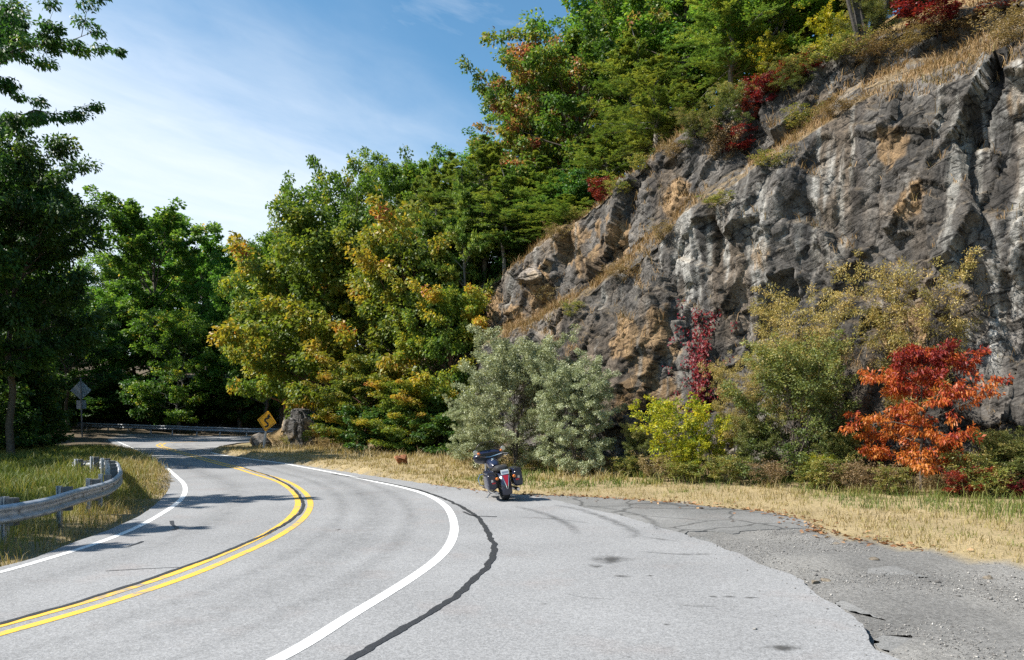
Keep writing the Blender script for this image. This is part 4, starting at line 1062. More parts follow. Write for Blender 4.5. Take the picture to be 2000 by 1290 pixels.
def plant(kind, x, Y, h, w, label, cat='tree', group=None, name=None, z=None, rz=None, tilt=(0, 0), sink=.05):
    """kind at world x, depth Y; h and w in metres."""
    cm, tm, H, W = PR[kind]
    if z is None:
        t = x * TD[0] + Y * TD[1]; e = x * ED[0] + Y * ED[1]
        onhill = (bt[0] - 2 < t < bt[-1]) and e > e0(t) + drim(t) - .3
        z = float(hill_z(np.array(x), np.array(Y))) if onhill else float(ground_z(np.array([x]), np.array([Y]))[0])
    nm = name or cm.name.replace('_crown', '')
    o = empty(nm, (x, Y, z - sink), (tilt[0], tilt[1], random.uniform(0, 6.28) if rz is None else rz))
    o.scale = (w / W, w / W, h / H)
    link('trunk' if cat in ('tree', 'pine') else 'stems', tm, o)
    link('crown' if cat in ('tree', 'pine') else 'foliage', cm, o)
    tag(o, label, cat, group)
    return o
def px(kind, x, Y, ytop, w, label, cat='tree', group=None, zb=None, **k):
    """stand it so that its axis is at column x and its top at row ytop, at distance Y."""
    X = (x - 1000) * Y / F
    t = X * TD[0] + Y * TD[1]; e = X * ED[0] + Y * ED[1]
    onhill = (bt[0] - 2 < t < bt[-1]) and e > e0(t) + drim(t) - .3
    z = zb if zb is not None else (float(hill_z(np.array(X), np.array(Y))) if onhill else float(ground_z(np.array([X]), np.array([Y]))[0]))
    top = HC + (HOR - ytop) * Y / F
    return plant(kind, X, Y, max(top - z, .4), w, label, cat, group, z=z, **k)
random.seed(5)
# left: dark trees over the bend
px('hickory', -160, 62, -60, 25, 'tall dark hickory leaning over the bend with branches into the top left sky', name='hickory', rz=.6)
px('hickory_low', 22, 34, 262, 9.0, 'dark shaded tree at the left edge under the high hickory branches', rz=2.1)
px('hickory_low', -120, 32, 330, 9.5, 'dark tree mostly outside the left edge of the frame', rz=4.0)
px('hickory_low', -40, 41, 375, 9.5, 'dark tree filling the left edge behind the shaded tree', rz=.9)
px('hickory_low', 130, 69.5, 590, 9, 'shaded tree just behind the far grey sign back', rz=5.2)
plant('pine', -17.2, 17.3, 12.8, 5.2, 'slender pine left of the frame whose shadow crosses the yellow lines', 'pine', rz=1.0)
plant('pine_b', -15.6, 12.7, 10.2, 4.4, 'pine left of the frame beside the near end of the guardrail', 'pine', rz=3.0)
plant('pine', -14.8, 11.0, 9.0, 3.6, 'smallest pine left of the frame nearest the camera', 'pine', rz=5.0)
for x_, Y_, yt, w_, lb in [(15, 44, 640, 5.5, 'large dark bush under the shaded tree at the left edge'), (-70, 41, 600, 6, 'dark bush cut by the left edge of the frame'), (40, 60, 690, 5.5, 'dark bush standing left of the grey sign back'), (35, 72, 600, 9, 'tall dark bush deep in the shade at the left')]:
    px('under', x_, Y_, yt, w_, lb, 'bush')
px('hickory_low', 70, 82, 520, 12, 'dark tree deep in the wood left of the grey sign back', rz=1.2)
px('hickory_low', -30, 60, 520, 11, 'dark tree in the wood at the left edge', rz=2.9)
# behind the far guardrail
px('poplar', 300, 82, 372, 12.5, 'tall airy tulip tree behind the far guardrail, highest of the group', rz=.9)
px('poplar', 395, 92, 455, 12, 'slim green tree right of the tallest tulip tree', rz=2.6)
px('broad', 205, 84, 560, 11, 'green tree behind the grey sign back, left of the tall tulip tree', rz=1.6)
bgl = 'green tree in the shaded wood behind the far guardrail'
for x_, Y_, yt, w_, kd_ in [(455, 84, 520, 11, 'broad'), (350, 78, 600, 10, 'broad_b'), (260, 86, 560, 12, 'broad'), (90, 100, 520, 13, 'broad'),
                           (500, 96, 480, 12, 'broad_b'), (560, 92, 470, 12, 'broad'), (430, 105, 490, 13, 'poplar'), (240, 105, 480, 13, 'broad'), (330, 110, 500, 14, 'broad_b'), (520, 78, 545, 9, 'broad'), (600, 88, 500, 11, 'broad_b')]:
    px(kd_, x_, Y_, yt, w_, bgl, group='trees in the wood behind the far guardrail')
ul = 'leafy bush filling the shade behind the far guardrail'
for k in range(17):
    x_ = -60 + k * 36 + random.uniform(-12, 12); Y_ = random.uniform(79, 85)
    px('under', x_, Y_, random.uniform(735, 785), random.uniform(5.5, 8), ul, 'bush', 'bushes behind the far guardrail')
ul = 'dark leafy bush in the shade of the trees beyond the left verge'
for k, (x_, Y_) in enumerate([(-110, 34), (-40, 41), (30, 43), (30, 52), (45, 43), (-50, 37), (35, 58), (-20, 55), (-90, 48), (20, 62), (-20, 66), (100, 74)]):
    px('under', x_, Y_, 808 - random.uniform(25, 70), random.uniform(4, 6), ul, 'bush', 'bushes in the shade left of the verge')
# middle
px('broad_b', 668, 80, 318, 14.5, 'rounded green tree rising behind the yellowing trees', rz=.4)
px('broad', 550, 80, 432, 11, 'lower green tree left of the rounded green tree', rz=2.2)
px('broad_b', 745, 80, 425, 10, 'green tree between the rounded tree and the pines', rz=1.2)
px('broad', 470, 80, 560, 10, 'green tree at the left foot of the yellowing trees', rz=1.9)
px('autumn', 640, 47.2, 415, 11.8, 'large yellow and green tree with a reddish trunk behind the winding road sign', rz=.5)
px('autumn_b', 808, 41.5, 430, 8.6, 'orange tipped tree between the yellow tree and the rock face', rz=2.4)
px('autumn', 560, 56, 500, 8.6, 'yellow edged tree leaning out above the winding road sign', rz=3.7)
px('autumn_b', 880, 38.0, 560, 5.6, 'green and yellow tree at the left end of the bare rock', rz=5.1)
px('autumn_b', 715, 40.0, 690, 5.5, 'low yellowing tree at the grass edge under the large trees', rz=1.1)
px('autumn_b', 800, 37.2, 740, 4.6, 'small yellow leaved tree behind the rusty boulder', rz=4.4)
px('autumn_b', 725, 45.5, 455, 8.5, 'olive green tree between the large yellowing trees', rz=.8)
px('under', 655, 44.5, 800, 3.2, 'dark bush right of the rock outcrop', 'bush')
px('under', 745, 38.5, 790, 4.2, 'dark bush under the yellowing trees left of the rusty boulder', 'bush')
px('under', 860, 35.8, 800, 4.0, 'dark bush between the rusty boulder and the silver shrubs', 'bush')
# pines on the slope
for x_, Y_, yt, w_, kd_, lb in [(945, 41.5, 268, 5.8, 'pine_b', 'pine with bare lower trunk above the left end of the rock'), (1050, 40.5, 300, 6.2, 'pine', 'dense dark pine above the broken rock shoulder'),
                            (880, 44, 300, 5.4, 'pine_b', 'pine second from the left on the slope'), (820, 46, 345, 5.0, 'pine', 'leftmost pine on the slope above the yellow trees'),
                            (1010, 45, 215, 5.6, 'pine', 'tall pine behind the broken rock shoulder, top against the sky'), (1280, 33.2, 112, 5.4, 'pine', 'feathery pine leaning over the rim in the middle of the rock face'),
                            (1235, 38, 60, 6.0, 'pine_b', 'tall pine behind the feathery rim pine'), (1430, 34, -60, 5.5, 'pine_b', 'pine right of the rim pine with its top above the frame'),
                            (1105, 36.5, 380, 4.5, 'pine', 'short pine beside the crimson shrub')]:
    px(kd_, x_, Y_, yt, w_, lb, 'pine', rz=random.uniform(0, 6))
for x_, Y_, yt, w_, kd_, lb in [(905, 40.2, 330, 5.0, 'pine', 'pine directly behind the orange tipped tree'), (985, 39.6, 330, 4.6, 'pine_b', 'lower pine in front of the tall skyline pine'),
                            (1085, 38.6, 340, 4.6, 'pine_b', 'pine between the dense dark pine and the crimson shrub'), (850, 43, 325, 5.0, 'pine', 'third pine from the left on the slope'), (775, 46.5, 385, 4.6, 'pine', 'small pine poking up behind the yellow trees')]:
    px(kd_, x_, Y_, yt, w_, lb, 'pine', rz=random.uniform(0, 6))
for x_, Y_, yt, w_ in [(880, 58, 345, 9), (980, 58, 300, 10), (1070, 60, 190, 10)]:
    px('broad_b', x_, Y_, yt, w_, 'broad green tree mostly hidden behind the slope pines', group='green trees behind the slope pines')
px('broad', 800, 56, 288, 8, 'yellowish green tree at the skyline left of the pines', rz=.2)
px('oak', 1130, 41.5, 25, 9.6, 'oak with reddish brown patches standing against the sky', rz=1.4)
px('oak', 1040, 46, 95, 8.0, 'oak at the skyline, leftmost above the pines', rz=4.2)
px('broad_b', 1230, 46, -90, 12, 'tall green tree behind the oak, cut by the top of the frame', rz=.7)
tl = 'green tree in the wood on the slope above the rock face'
for x_, Y_, yt, w_, kd_ in [(1340, 41, -140, 10, 'broad'), (1480, 38, -190, 10, 'broad_b'), (1580, 36, -150, 9, 'oak'), (1700, 36, -260, 10, 'broad'), (1820, 35, -300, 9, 'broad_b'), (1940, 36, -330, 9, 'broad'),
                            (1400, 50, -180, 12, 'broad_b'), (1600, 48, -260, 12, 'broad'), (1800, 47, -300, 12, 'broad'), (2000, 46, -320, 12, 'broad_b'), (1150, 56, 60, 11, 'broad'), (1300, 58, -60, 12, 'broad_b'), (2120, 38, -320, 10, 'broad')]:
    px(kd_, x_, Y_, yt, w_, tl, group='green trees on the slope above the rock face')
px('broad_b', 1515, 34.5, -70, 7.5, 'bright green tree on the rim right above the red shrub', rz=2.2)
px('lime', 1500, 32.6, 70, 1.9, 'small yellow leaved tree hanging over the rim', 'tree', rz=1)
px('lime', 1625, 31.5, 20, 2.0, 'yellow sapling beside the forked dark trunk', 'tree', rz=3)

# shrubs at the foot of the cliff
px('silver', 1005, 27.6, 640, 4.0, 'tall silvery green shrub behind the motorcycle', 'shrub', rz=.3)
px('silver', 1122, 25.4, 692, 2.9, 'silvery shrub right of the motorcycle, smaller of the two', 'shrub', rz=2.0)
px('silver', 925, 29.8, 770, 2.0, 'low silvery shrub at the left foot of the tall silver shrub', 'shrub', rz=4.0)
px('lime', 1315, 23.6, 768, 2.5, 'bright yellow green shrub under the red creeper', 'shrub', rz=.8)
px('lime', 1390, 23.4, 800, 1.7, 'small lime shrub beside the fuller olive shrub', 'shrub', rz=2.8)
px('olive', 1560, 22.0, 650, 3.8, 'large olive green shrub in the middle of the rock foot', 'shrub', rz=.9)
px('olive', 1475, 22.6, 800, 1.8, 'lower olive shrub on the left of the large one', 'shrub', rz=2.9)
px('tan', 1555, 23.2, 552, 3.4, 'feathery tan tree growing above the olive shrub', 'tree', rz=.4)
px('tan', 1800, 22.0, 490, 3.7, 'airy tan tree standing above the orange tree', 'tree', rz=2.2)
px('sour', 1800, 19.8, 668, 3.45, 'vivid orange and red tree with layered branches', 'tree', rz=.6)
px('olive', 2010, 18.6, 850, 2.2, 'green shrub cut by the right edge of the frame', 'shrub', rz=1.9)
px('weed', 1885, 18.8, 868, 1.3, 'green leafed bush at the right foot of the orange tree', 'bush', rz=1.1)
px('weed', 1742, 19.2, 900, 1.0, 'bright green low bush under the orange tree', 'bush', rz=2.1)
px('redbush', 1882, 18.4, 905, 1.3, 'crimson low bush in front of the green bush', 'bush', rz=.5)
px('redbush', 1985, 17.9, 925, 1.1, 'scarlet low bush at the right edge of the frame', 'bush', rz=2.5)
px('weed', 1228, 24.5, 885, 1.3, 'green weedy bush between silver shrub and lime shrub', 'bush', rz=.5)
px('brush', 1165, 25.4, 880, 1.3, 'brown dry brush at the right foot of the silver shrub', 'bush', rz=1.5)
wlab = ['brown brush under the right half of the lime shrub', 'weedy clump in front of the small lime shrub', 'green weeds below the lower olive shrub', 'brown brush under the left of the large olive shrub',
        'yellowish weeds at the right foot of the large olive shrub', 'weeds between the olive shrub and the orange tree', 'dry brush under the right end of the orange tree', 'weedy clump between the two low red bushes',
        'weeds behind the scarlet bush at the right edge', 'dry brush at the foot of the smaller silvery shrub', 'green weeds just right of the motorcycle']
for k, (x_, Y_) in enumerate([(1285, 23.2), (1340, 22.6), (1420, 22.0), (1500, 21.4), (1610, 20.4), (1660, 20.0), (1850, 18.9), (1930, 18.0), (1960, 18.8), (1100, 26.5), (1050, 27.5)]):
    px('weed' if k in (1, 2, 4, 7, 10) else 'brush', x_, Y_, HOR + F * (HC - random.uniform(.7, 1.25)) / Y_, random.uniform(1.0, 1.5), wlab[k], 'bush', 'weedy clumps along the foot of the rock')
for kd_, x_, Y_, yt, w_, lb, ct_ in [('olive', 1640, 21.2, 835, 1.5, 'smaller dark olive shrub leaning against the large olive shrub', 'shrub'), 
        ('lime', 1345, 22.9, 850, 1.4, 'low lime sprigs in front of the bright yellow green shrub', 'shrub'), ('olive', 1245, 24.6, 820, 1.3, 'small olive shrub left of the bright yellow green shrub', 'shrub'),
        ('tan', 1440, 23.0, 690, 2.0, 'tan sapling between the creeper and the large olive shrub', 'tree'), ('olive', 1955, 19.2, 830, 1.8, 'dark olive shrub behind the scarlet low bush', 'shrub'),
        ('brush', 1720, 19.6, 895, 1.3, 'tan brush at the left foot of the orange tree', 'bush'), ('weed', 1585, 20.8, 900, 1.1, 'tall yellow weeds in front of the large olive shrub', 'bush'),
        ('lime', 1600, 21.0, 880, 1.0, 'yellow sprigs low in front of the olive shrubs', 'shrub'), ('brush', 1140, 25.6, 905, 1.4, 'grey brush under the smaller silvery shrub', 'bush')]:
    px(kd_, x_, Y_, yt, w_, lb, ct_)
for x_, Y_, yt, w_, kd_, lb in [(548, 45.0, 845, 1.6, 'brush', 'dry brush on the bank between the sign post and the outcrop'), (572, 44.6, 850, 1.4, 'weed', 'green weeds at the foot of the outcrop right of the sign post'), (640, 42.5, 850, 2.0, 'brush', 'dry brush under the outer branches of the yellowing tree')]:
    px(kd_, x_, Y_, yt, w_, lb, 'bush')
# plants on the rock
def on_rock(kind, x, y, h, w, label, cat='shrub', **k):
    c = CV[cliff_at(x, y)]
    return plant(kind, c[0] + ED[0] * .1, c[1] + ED[1] * .1, h, w, label, cat, z=float(c[2]), sink=.15, **k)
on_rock('redbush', 1160, 372, 1.3, 1.5, 'crimson shrub alone on the rim at the left of the rock face')
on_rock('redbush', 1490, 205, 1.2, 1.6, 'red shrub on the upper rock beneath the green trees')
on_rock('redbush', 1430, 290, 1.1, 1.6, 'dull red shrub in the gully of the upper rock')
on_rock('brush', 1400, 320, 1.8, 1.6, 'dry brown shrub on the ledge below the pines')
on_rock('redbush', 1560, 150, .9, 1.6, 'low red bush along the top of the upper rock')
on_rock('weed', 1560, 245, 1.0, 1.5, 'yellowish bush on the pale upper rock')
on_rock('weed', 1590, 130, .9, 1.9, 'green bush on the rim beneath the forked trunk')
on_rock('brush', 1060, 590, .9, 1.5, 'reddish brown brush on the low broken rock')
on_rock('weed', 1110, 620, .8, 1.2, 'green tuft of leaves on the low broken rock')
on_rock('weed', 1000, 490, .6, 1.4, 'green bush on the flat rock top beside the pines')
on_rock('brush', 1210, 545, .8, 1.8, 'tan brush hanging over the lower ledge')
on_rock('brush', 1700, 120, .9, 2.0, 'brown brush at the foot of the forked trunk')
on_rock('redbush', 1830, 40, 1.5, 2.6, 'bright red shrub on the grassy slope near the top edge')
on_rock('redbush', 1940, 40, 1.2, 2.0, 'red shrub nearest the top right corner')
on_rock('brush', 1985, 75, 1.3, 2.2, 'grey brown brush on the rim at the right edge')

for kd_, x, y, h, w, lb in [('weed', 1250, 332, .9, 1.6, 'green bush on the rim just under the feathery pine'), ('brush', 1310, 312, .9, 1.5, 'tan brush on the rim right of the feathery pine'), ('olive', 1360, 285, 1.6, 2.0, 'olive shrub on the rim left of the dry gully'),
        ('weed', 1200, 372, .8, 1.3, 'low green bush right of the crimson rim shrub'), ('olive', 1420, 255, 1.8, 2.2, 'olive shrub at the head of the gully'), ('redbush', 1465, 240, 1.3, 1.2, 'thin red shrub hanging in the gully above the dull red one'),
        ('olive', 1530, 180, 1.3, 2.0, 'olive shrub at the top of the pale upper rock'), ('weed', 1650, 105, .9, 1.7, 'yellow green bush left of the forked trunk'), ('brush', 1755, 105, 1.0, 2.2, 'rusty brush right of the forked trunk'),
        ('brush', 1860, 75, 1.0, 2.4, 'tall dry brush in the middle of the upper grass slope'), ('weed', 1115, 425, .8, 1.4, 'green bush at the shoulder left of the crimson shrub'), ('brush', 1080, 470, .8, 1.4, 'brown brush at the lowest end of the upper rim'),
        ('brush', 1295, 455, .7, 1.5, 'tan brush halfway down the lower ledge'), ('weed', 1395, 395, .6, 1.3, 'yellow weeds on the ledge under the gully'), ('weed', 1500, 320, .7, 1.5, 'yellow bush where the ledge meets the upper rock'),
        ('brush', 1640, 215, .7, 1.7, 'rusty brush at the edge of the tall face'), ('redbush', 1505, 175, .8, 1.3, 'small crimson bush beside the olive shrub on the upper rock'), ('olive', 1690, 60, 1.6, 2.0, 'olive shrub behind the forked trunk')]:
    on_rock(kd_, x, y, h, w, lb)
px('pine', 1185, 37.5, 235, 4.6, 'pine behind the crimson rim shrub', 'pine', rz=1)
for x_, Y_, yt, w_, lb in [(965, 41.5, 425, 4.5, 'dark undergrowth under the tall pines at the left end of the rock'), (1045, 40.0, 400, 4.5, 'dark undergrowth under the dense dark pine'), (1140, 37.6, 345, 3.6, 'dark undergrowth behind the crimson rim shrub'), (900, 42.5, 440, 5, 'dark undergrowth behind the orange tipped tree')]:
    px('under', x_, Y_, yt, w_, lb, 'bush')
# forked dark trunk on the rim
ft = empty('forked_tree', tuple(CV[cliff_at(1688, 112)] + np.array([ED[0] * .4, ED[1] * .4, -.3])))
tag(ft, 'bare dark forked trunk on the rim of the upper rock', 'tree')
mb = MB()
mb.tube([(0, 0, -.3), (-.1, 0, .8), (-.35, .05, 2.0), (-.55, .2, 3.4), (-.7, .3, 5.5), (-.8, .5, 8)], [.24, .19, .16, .14, .12, .06], 8)
mb.tube([(.0, .05, .1), (.22, .1, .9), (.45, .2, 1.6), (.75, .3, 3.0), (1.0, .4, 5.0)], [.16, .13, .11, .09, .04], 7)
mb.tube([(-.05, 0, .2), (-.5, -.1, 1.2), (-.8, -.1, 2.4), (-1.0, 0, 4.2)], [.1, .08, .07, .03], 6)
mb.tube([(-.45, .1, 2.6), (-1.0, 0, 3.1), (-1.7, -.2, 3.3)], [.06, .04, .02], 5)
MAT['bark_dark'] = simple('dark_bark', (.04, .034, .028), .9, noise=.5, scale=12, bump=.8)
mb.build('trunk', MAT['bark_dark'], ft, True)

# red creeper on the rock
def creeper():
    R = np.random.default_rng(33); pos = []; mb = MB()
    for s in range(11):
        x = 1368 + R.normal(0, 11); y = 800
        pts = []
        top = R.uniform(590, 700)
        while y > top:
            c = CV[cliff_at(x, y, 7)] + np.array([-ED[0], -ED[1], 0]) * .07
            pts.append(c); y -= 7; x += R.normal(0, 3.2) + (1372 - x) * .04
        if len(pts) < 3: continue
        pts = np.array(pts)
        mb.tube([Vector(p) for p in pts[::2]], .008, 3, False)
        for p in pts:
            pos.append(p + R.normal(0, .08, (6, 3)))
    for _ in range(45):
        c = CV[cliff_at(1368 + R.normal(0, 26), R.uniform(590, 780), 7)]
        pos.append(c + np.array([-ED[0], -ED[1], 0]) * .08 + R.normal(0, .1, (10, 3)))
    pos = np.concatenate(pos); n = len(pos)
    V = leaf_quads(pos, R.normal(0, .6, (n, 3)) + [0, 0, -.9], R.normal(0, .45, (n, 3)) + [-ED[0], -ED[1], .3], R.uniform(.07, .12, n), R.uniform(.05, .08, n))
    o = empty('creeper', tuple(pos.mean(0))); o.location = (0, 0, 0)
    link('leaves', np_mesh('creeper_leaves', V, np.arange(4 * n).reshape(-1, 4), MAT['leaf_red'], attrs={'tint': ('FACE', 'FLOAT', np.clip(R.normal(.6, .25, n), 0, 1))}), o)
    mb.build('vine', MAT['bark_red'], o)
    tag(o, 'crimson creeper climbing the rock above the yellow green shrub', 'creeper')
creeper()

# ------------------------------------------------------------------ boulders and the rock outcrop at the sign
def rock_blob(name, c, size, seed, col, label, cat='boulder', sub=5, rough=.22, flatb=True, mat=None, kind=None):
    bm = bmesh.new(); bmesh.ops.create_icosphere(bm, subdivisions=sub, radius=1)
    me = bpy.data.meshes.new(name); bm.to_mesh(me); bm.free()
    n = len(me.vertices); v = np.zeros(n * 3); me.vertices.foreach_get('co', v); v = v.reshape(-1, 3)
    d = v / np.linalg.norm(v, axis=1)[:, None]
    # cut the ball by random planes so that it has flat faces and arrises
    R = np.random.default_rng(seed); rad = np.full(n, 1.15)
    for _ in range(15):
        q = R.normal(0, 1, 3); q /= np.linalg.norm(q); h = R.uniform(.48, .9)
        dt = d @ q; rad = np.where(dt > .12, np.minimum(rad, h / np.maximum(dt, .12)), rad)
    v = d * rad[:, None] * np.array(size)
    f1, f2, hs, dv = worley(v * .95 + seed, seed); v += d * (((hs[:, 0] - .5) * rough * min(size)) - (1 - sstep(0, .1, f2 - f1)) * .05 * min(size))[:, None]
    v += d * ((fbm(v * 3 + seed, seed, 4, .6) - .5) * .14 * min(size) ** .5)[:, None]
    me.vertices.foreach_set('co', v.ravel().astype(np.float32))
    k = fbm(v * .9 + seed, seed + 3, 4)[:, None]; st = sstep(.52, .62, fbm(v * np.array([1.5, 1.5, .5]), seed + 4, 4))[:, None]
    colr = np.array(col) * (.55 + .9 * k); colr = colr * (1 - st * .6) + st * .6 * np.array([.30, .23, .15]) * (.6 + .8 * k)
    a = me.attributes.new('rock', 'FLOAT_COLOR', 'POINT'); a.data.foreach_set('color', np.c_[colr, np.ones(n)].astype(np.float32).ravel())
    me.materials.append(mat or MAT['rock']); me.update()
    o = link(name, me, loc=c); o.rotation_euler.z = seed
    tag(o, label, cat, kind=kind); return o
x0, y0 = G(560, 887)
rock_blob('rock_outcrop', (x0 - .2, 46.9, 1.0), (2.4, 1.9, 2.9), 3, (.13, .115, .098), 'grey brown rock outcrop at the bend behind the winding road sign', 'rock outcrop', 6)
rock_blob('rock_outcrop', (-11.9, 44.6, .9), (1.6, 1.4, 2.3), 8, (.10, .095, .09), 'darker rock outcrop right of the winding road sign, in shade', 'rock outcrop', 6)
rock_blob('boulder', (-14.6, 45.2, .25), (.9, .7, .7), 12, (.12, .11, .10), 'low boulder at the foot of the winding road sign')
x0, y0 = G(785, 916)
rock_blob('boulder', (x0, y0, .28), (.42, .35, .30), 5, (.36, .15, .07), 'rusty orange boulder in the grass left of the motorcycle', sub=4)
c = CV[cliff_at(985, 520)]
rock_blob('boulder', (c[0], c[1] + .6, c[2] + .3), (1.15, .8, .62), 14, (.17, .165, .15), 'pale grey boulder perched on the rock rim beneath the pines', sub=5)
c = CV[cliff_at(1030, 535)]
rock_blob('boulder', (c[0], c[1] + .4, c[2] + .1), (.9, .7, .5), 15, (.2, .17, .14), 'brownish boulder beside the perched grey boulder', sub=5)
for k, (x_, y_, s_) in enumerate([(1612, 1130, .10), (1592, 1134, .07), (1930, 1125, .11), (1705, 1090, .08), (1632, 1060, .10)]):
    gx_, gy_ = G(x_, y_)
    rock_blob('stone', (gx_, gy_, -.02), (s_, s_ * .7, s_ * .35), 40 + k, (.25, .21, .16),
              ['tan stone at the road edge in the gravel, larger of a pair', 'smaller tan stone right of its pair at the road edge', 'grey stone alone far right in the gravel', 'small stone at the gravel middle near the grass', 'pale stone beside the broken end of the old asphalt'][k], 'stone', sub=3)

# ------------------------------------------------------------------ guardrails
WB = [(0.0, .69), (.045, .672), (.08, .64), (.08, .618), (.045, .59), (.004, .566), (.004, .504), (.045, .48), (.08, .452), (.08, .43), (.045, .398), (0.0, .38)]
def guardrail(name, line, zoff, label, sec, post_at, gal, vscale=1.0, side=1, tall=.04, group=None):
    o = empty(name, (line[0][0], line[0][1], 0)); tag(o, label, 'guardrail', group)
    base = np.array([line[0][0], line[0][1], 0.0])
    p = resample(catmull(line, 8), .25)
    zo = np.interp(np.linspace(0, 1, len(p)), np.linspace(0, 1, len(zoff)), zoff)
    n = normals2(p) * side
    k = 0; idx = 0
    step = int(sec / .25)
    while k < len(p) - 2:
        e = min(k + step + 1, len(p))
        lap = .006 * (idx % 2)
        pr_ = []
        for th in (lap, lap - .006):
            for i in range(k, e):
                sag = .012 * math.sin(i * .33)
                pr_.append([(p[i, 0] + n[i, 0] * (w + th), p[i, 1] + n[i, 1] * (w + th), (z - .53) * vscale + .53 + zo[i] + sag) for w, z in WB])
        V = np.array(pr_).reshape(-1, 3) - base
        m = e - k; q = len(WB); fs = []
        for s in (0, 1):
            for i in range(m - 1):
                for j in range(q - 1):
                    b = (s * m + i) * q + j; fs.append((b, b + q, b + q + 1, b + 1))
        me = np_mesh('rail_beam', V, np.array(fs), gal, True)
        link('rail_beam', me, o)
        k = e - 1; idx += 1
    d = np.concatenate([[0], np.cumsum(np.linalg.norm(np.diff(p, axis=0), axis=1))])
    for s in post_at:
        i = int(np.argmin(abs(d - s)))
        ang = math.atan2(n[i, 1], n[i, 0])
        Rz = Matrix.Rotation(ang, 3, 'Z')
        pt = Vector((p[i, 0], p[i, 1], zo[i])) - Vector(base)
        nn = Vector((n[i, 0], n[i, 1], 0))
        a = MB(); a.box(pt - nn * .11 + Vector((0, 0, .53)), (.15, .125, .34 + tall * 2), Rz); a.build('offset_block', MAT['wood_dark'], o)
        a = MB()
        for dx, sz in ((-.29, (.012, .11, 1.5)), (-.22, (.012, .11, 1.5)), (-.255, (.07, .008, 1.5))): a.box(pt + nn * dx + Vector((0, 0, .72 + tall - .75)), sz, Rz)
        a.build('post', MAT['galv'], o)
        a = MB(); a.lathe([(.0, .0), (.018, .0), (.018, .012), (0, .012)], (0, 0, 0), 8, 'x')
        a.build('bolt', MAT['galv_dark'], o, M=Matrix.Translation(pt + nn * .016 + Vector((0, 0, .535))) @ Matrix.Rotation(ang, 4, 'Z'))
    return o
near_line = [(-11.2, 4.5), (-9.6, 7.6), (-8.7, 10.0)] + [((x - 1000) * 2190 / (y - 808) / F, 2190 / (y - 808)) for x, y in [(0, 986), (39, 980.5), (93, 971.5), (124, 963.5), (152, 955.5), (186, 946), (217, 935), (232, 923.5), (231, 911), (222, 900)]] + [(-13.9, 25.8), (-14.8, 26.8), (-15.9, 27.6)]
guardrail('guardrail', near_line, [0, 0, 0, 0, 0, 0, 0, 0, -.05, -.3], 'galvanised guardrail curving round the left verge with blocks behind', 3.81, [1.2, 3.1, 5.0, 6.9, 8.8, 10.7, 12.6, 13.9, 15.2, 16.6, 18.0, 19.5, 21.2, 23.0, 25.0], MAT['galv'], tall=.055)
far_line = [((146 - 1000) * 75 / F, 75.3), (-38.5, 74.2), (-33.6, 73.2), (-28, 72.6), (-22, 73.2), (-15, 75.0), (-8, 76)]
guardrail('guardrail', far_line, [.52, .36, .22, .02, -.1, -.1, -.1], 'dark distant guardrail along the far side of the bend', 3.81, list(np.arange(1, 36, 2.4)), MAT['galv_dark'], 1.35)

# ------------------------------------------------------------------ signs
MAT['sign_yellow'] = simple('sign_yellow', (.82, .38, .010), .35, noise=.08, scale=3)
MAT['sign_black'] = simple('sign_black', (.012, .012, .012), .4)
MAT['sign_back'] = simple('sign_aluminium', (.42, .45, .48), .45, metal=.5, noise=.15, scale=3)
def seg_ribbon(mb, pts, w, y0, y1):
    pts = [Vector((a, b)) for a, b in pts]
    L_, R_ = [], []
    for i, p in enumerate(pts):
        d = (pts[min(i + 1, len(pts) - 1)] - pts[max(i - 1, 0)]).normalized(); nn = Vector((-d.y, d.x))
        L_.append(p + nn * w / 2); R_.append(p - nn * w / 2)
    for i in range(len(pts) - 1):
        q = [L_[i], R_[i], R_[i + 1], L_[i + 1]]
        mb.add([(v.x, y0, v.y) for v in q] + [(v.x, y1, v.y) for v in q], [(0, 1, 2, 3), (4, 7, 6, 5), (0, 4, 5, 1), (1, 5, 6, 2), (2, 6, 7, 3), (3, 7, 4, 0)])
def diamond(mb, a, y0, y1, cz=0, rnd=.06):
    poly = []
    for k in range(4):
        th = math.pi / 2 * k
        c, s = math.cos(th), math.sin(th)
        for q in (-1, 0, 1):
            rr = a * (1 - rnd * (1 - .35 * (q == 0))); ph = q * rnd * .9
            poly.append((rr * math.cos(th + ph), rr * math.sin(th + ph) + cz))
    n = len(poly)
    mb.add([(x, y0, z) for x, z in poly] + [(x, y1, z) for x, z in poly], [tuple(range(n)), tuple(reversed(range(n, 2 * n)))] + [(j, n + j, n + (j + 1) % n, (j + 1) % n) for j in range(n)])
def channel_post(mb, h, w=.08, d=.045):
    mb.box((0, 0, h / 2 - .2), (w * .5, .006, h + .4)); 
    for s in (-1, 1):
        mb.box((s * w * .25, d / 2 + .002, h / 2 - .2), (.006, d, h + .4)); mb.box((s * w * .4, d + .006, h / 2 - .2), (w * .3, .006, h + .4))
sx_, sy_ = G(513, 883)
ws = empty('winding_road_sign', (sx_, sy_, 0), (0, math.radians(8.5), math.radians(-12)))
tag(ws, 'yellow diamond warning sign with a black winding road arrow', 'road sign')
mb = MB(); channel_post(mb, 2.2, .13, .05); mb.build('post', MAT['galv'], ws)
DC = 1.74
mb = MB(); diamond(mb, .60, -.012, -.008, DC); pl = mb.build('sign_plate', MAT['sign_yellow'], ws)
mb = MB()
a_ = .53
seg_ribbon(mb, [(a_ * .94, .0 + DC), (0.03, a_ * .97 + DC)], .022, -.016, -.013); seg_ribbon(mb, [(-.03, a_ * .97 + DC), (-a_ * .94, DC)], .022, -.016, -.013)
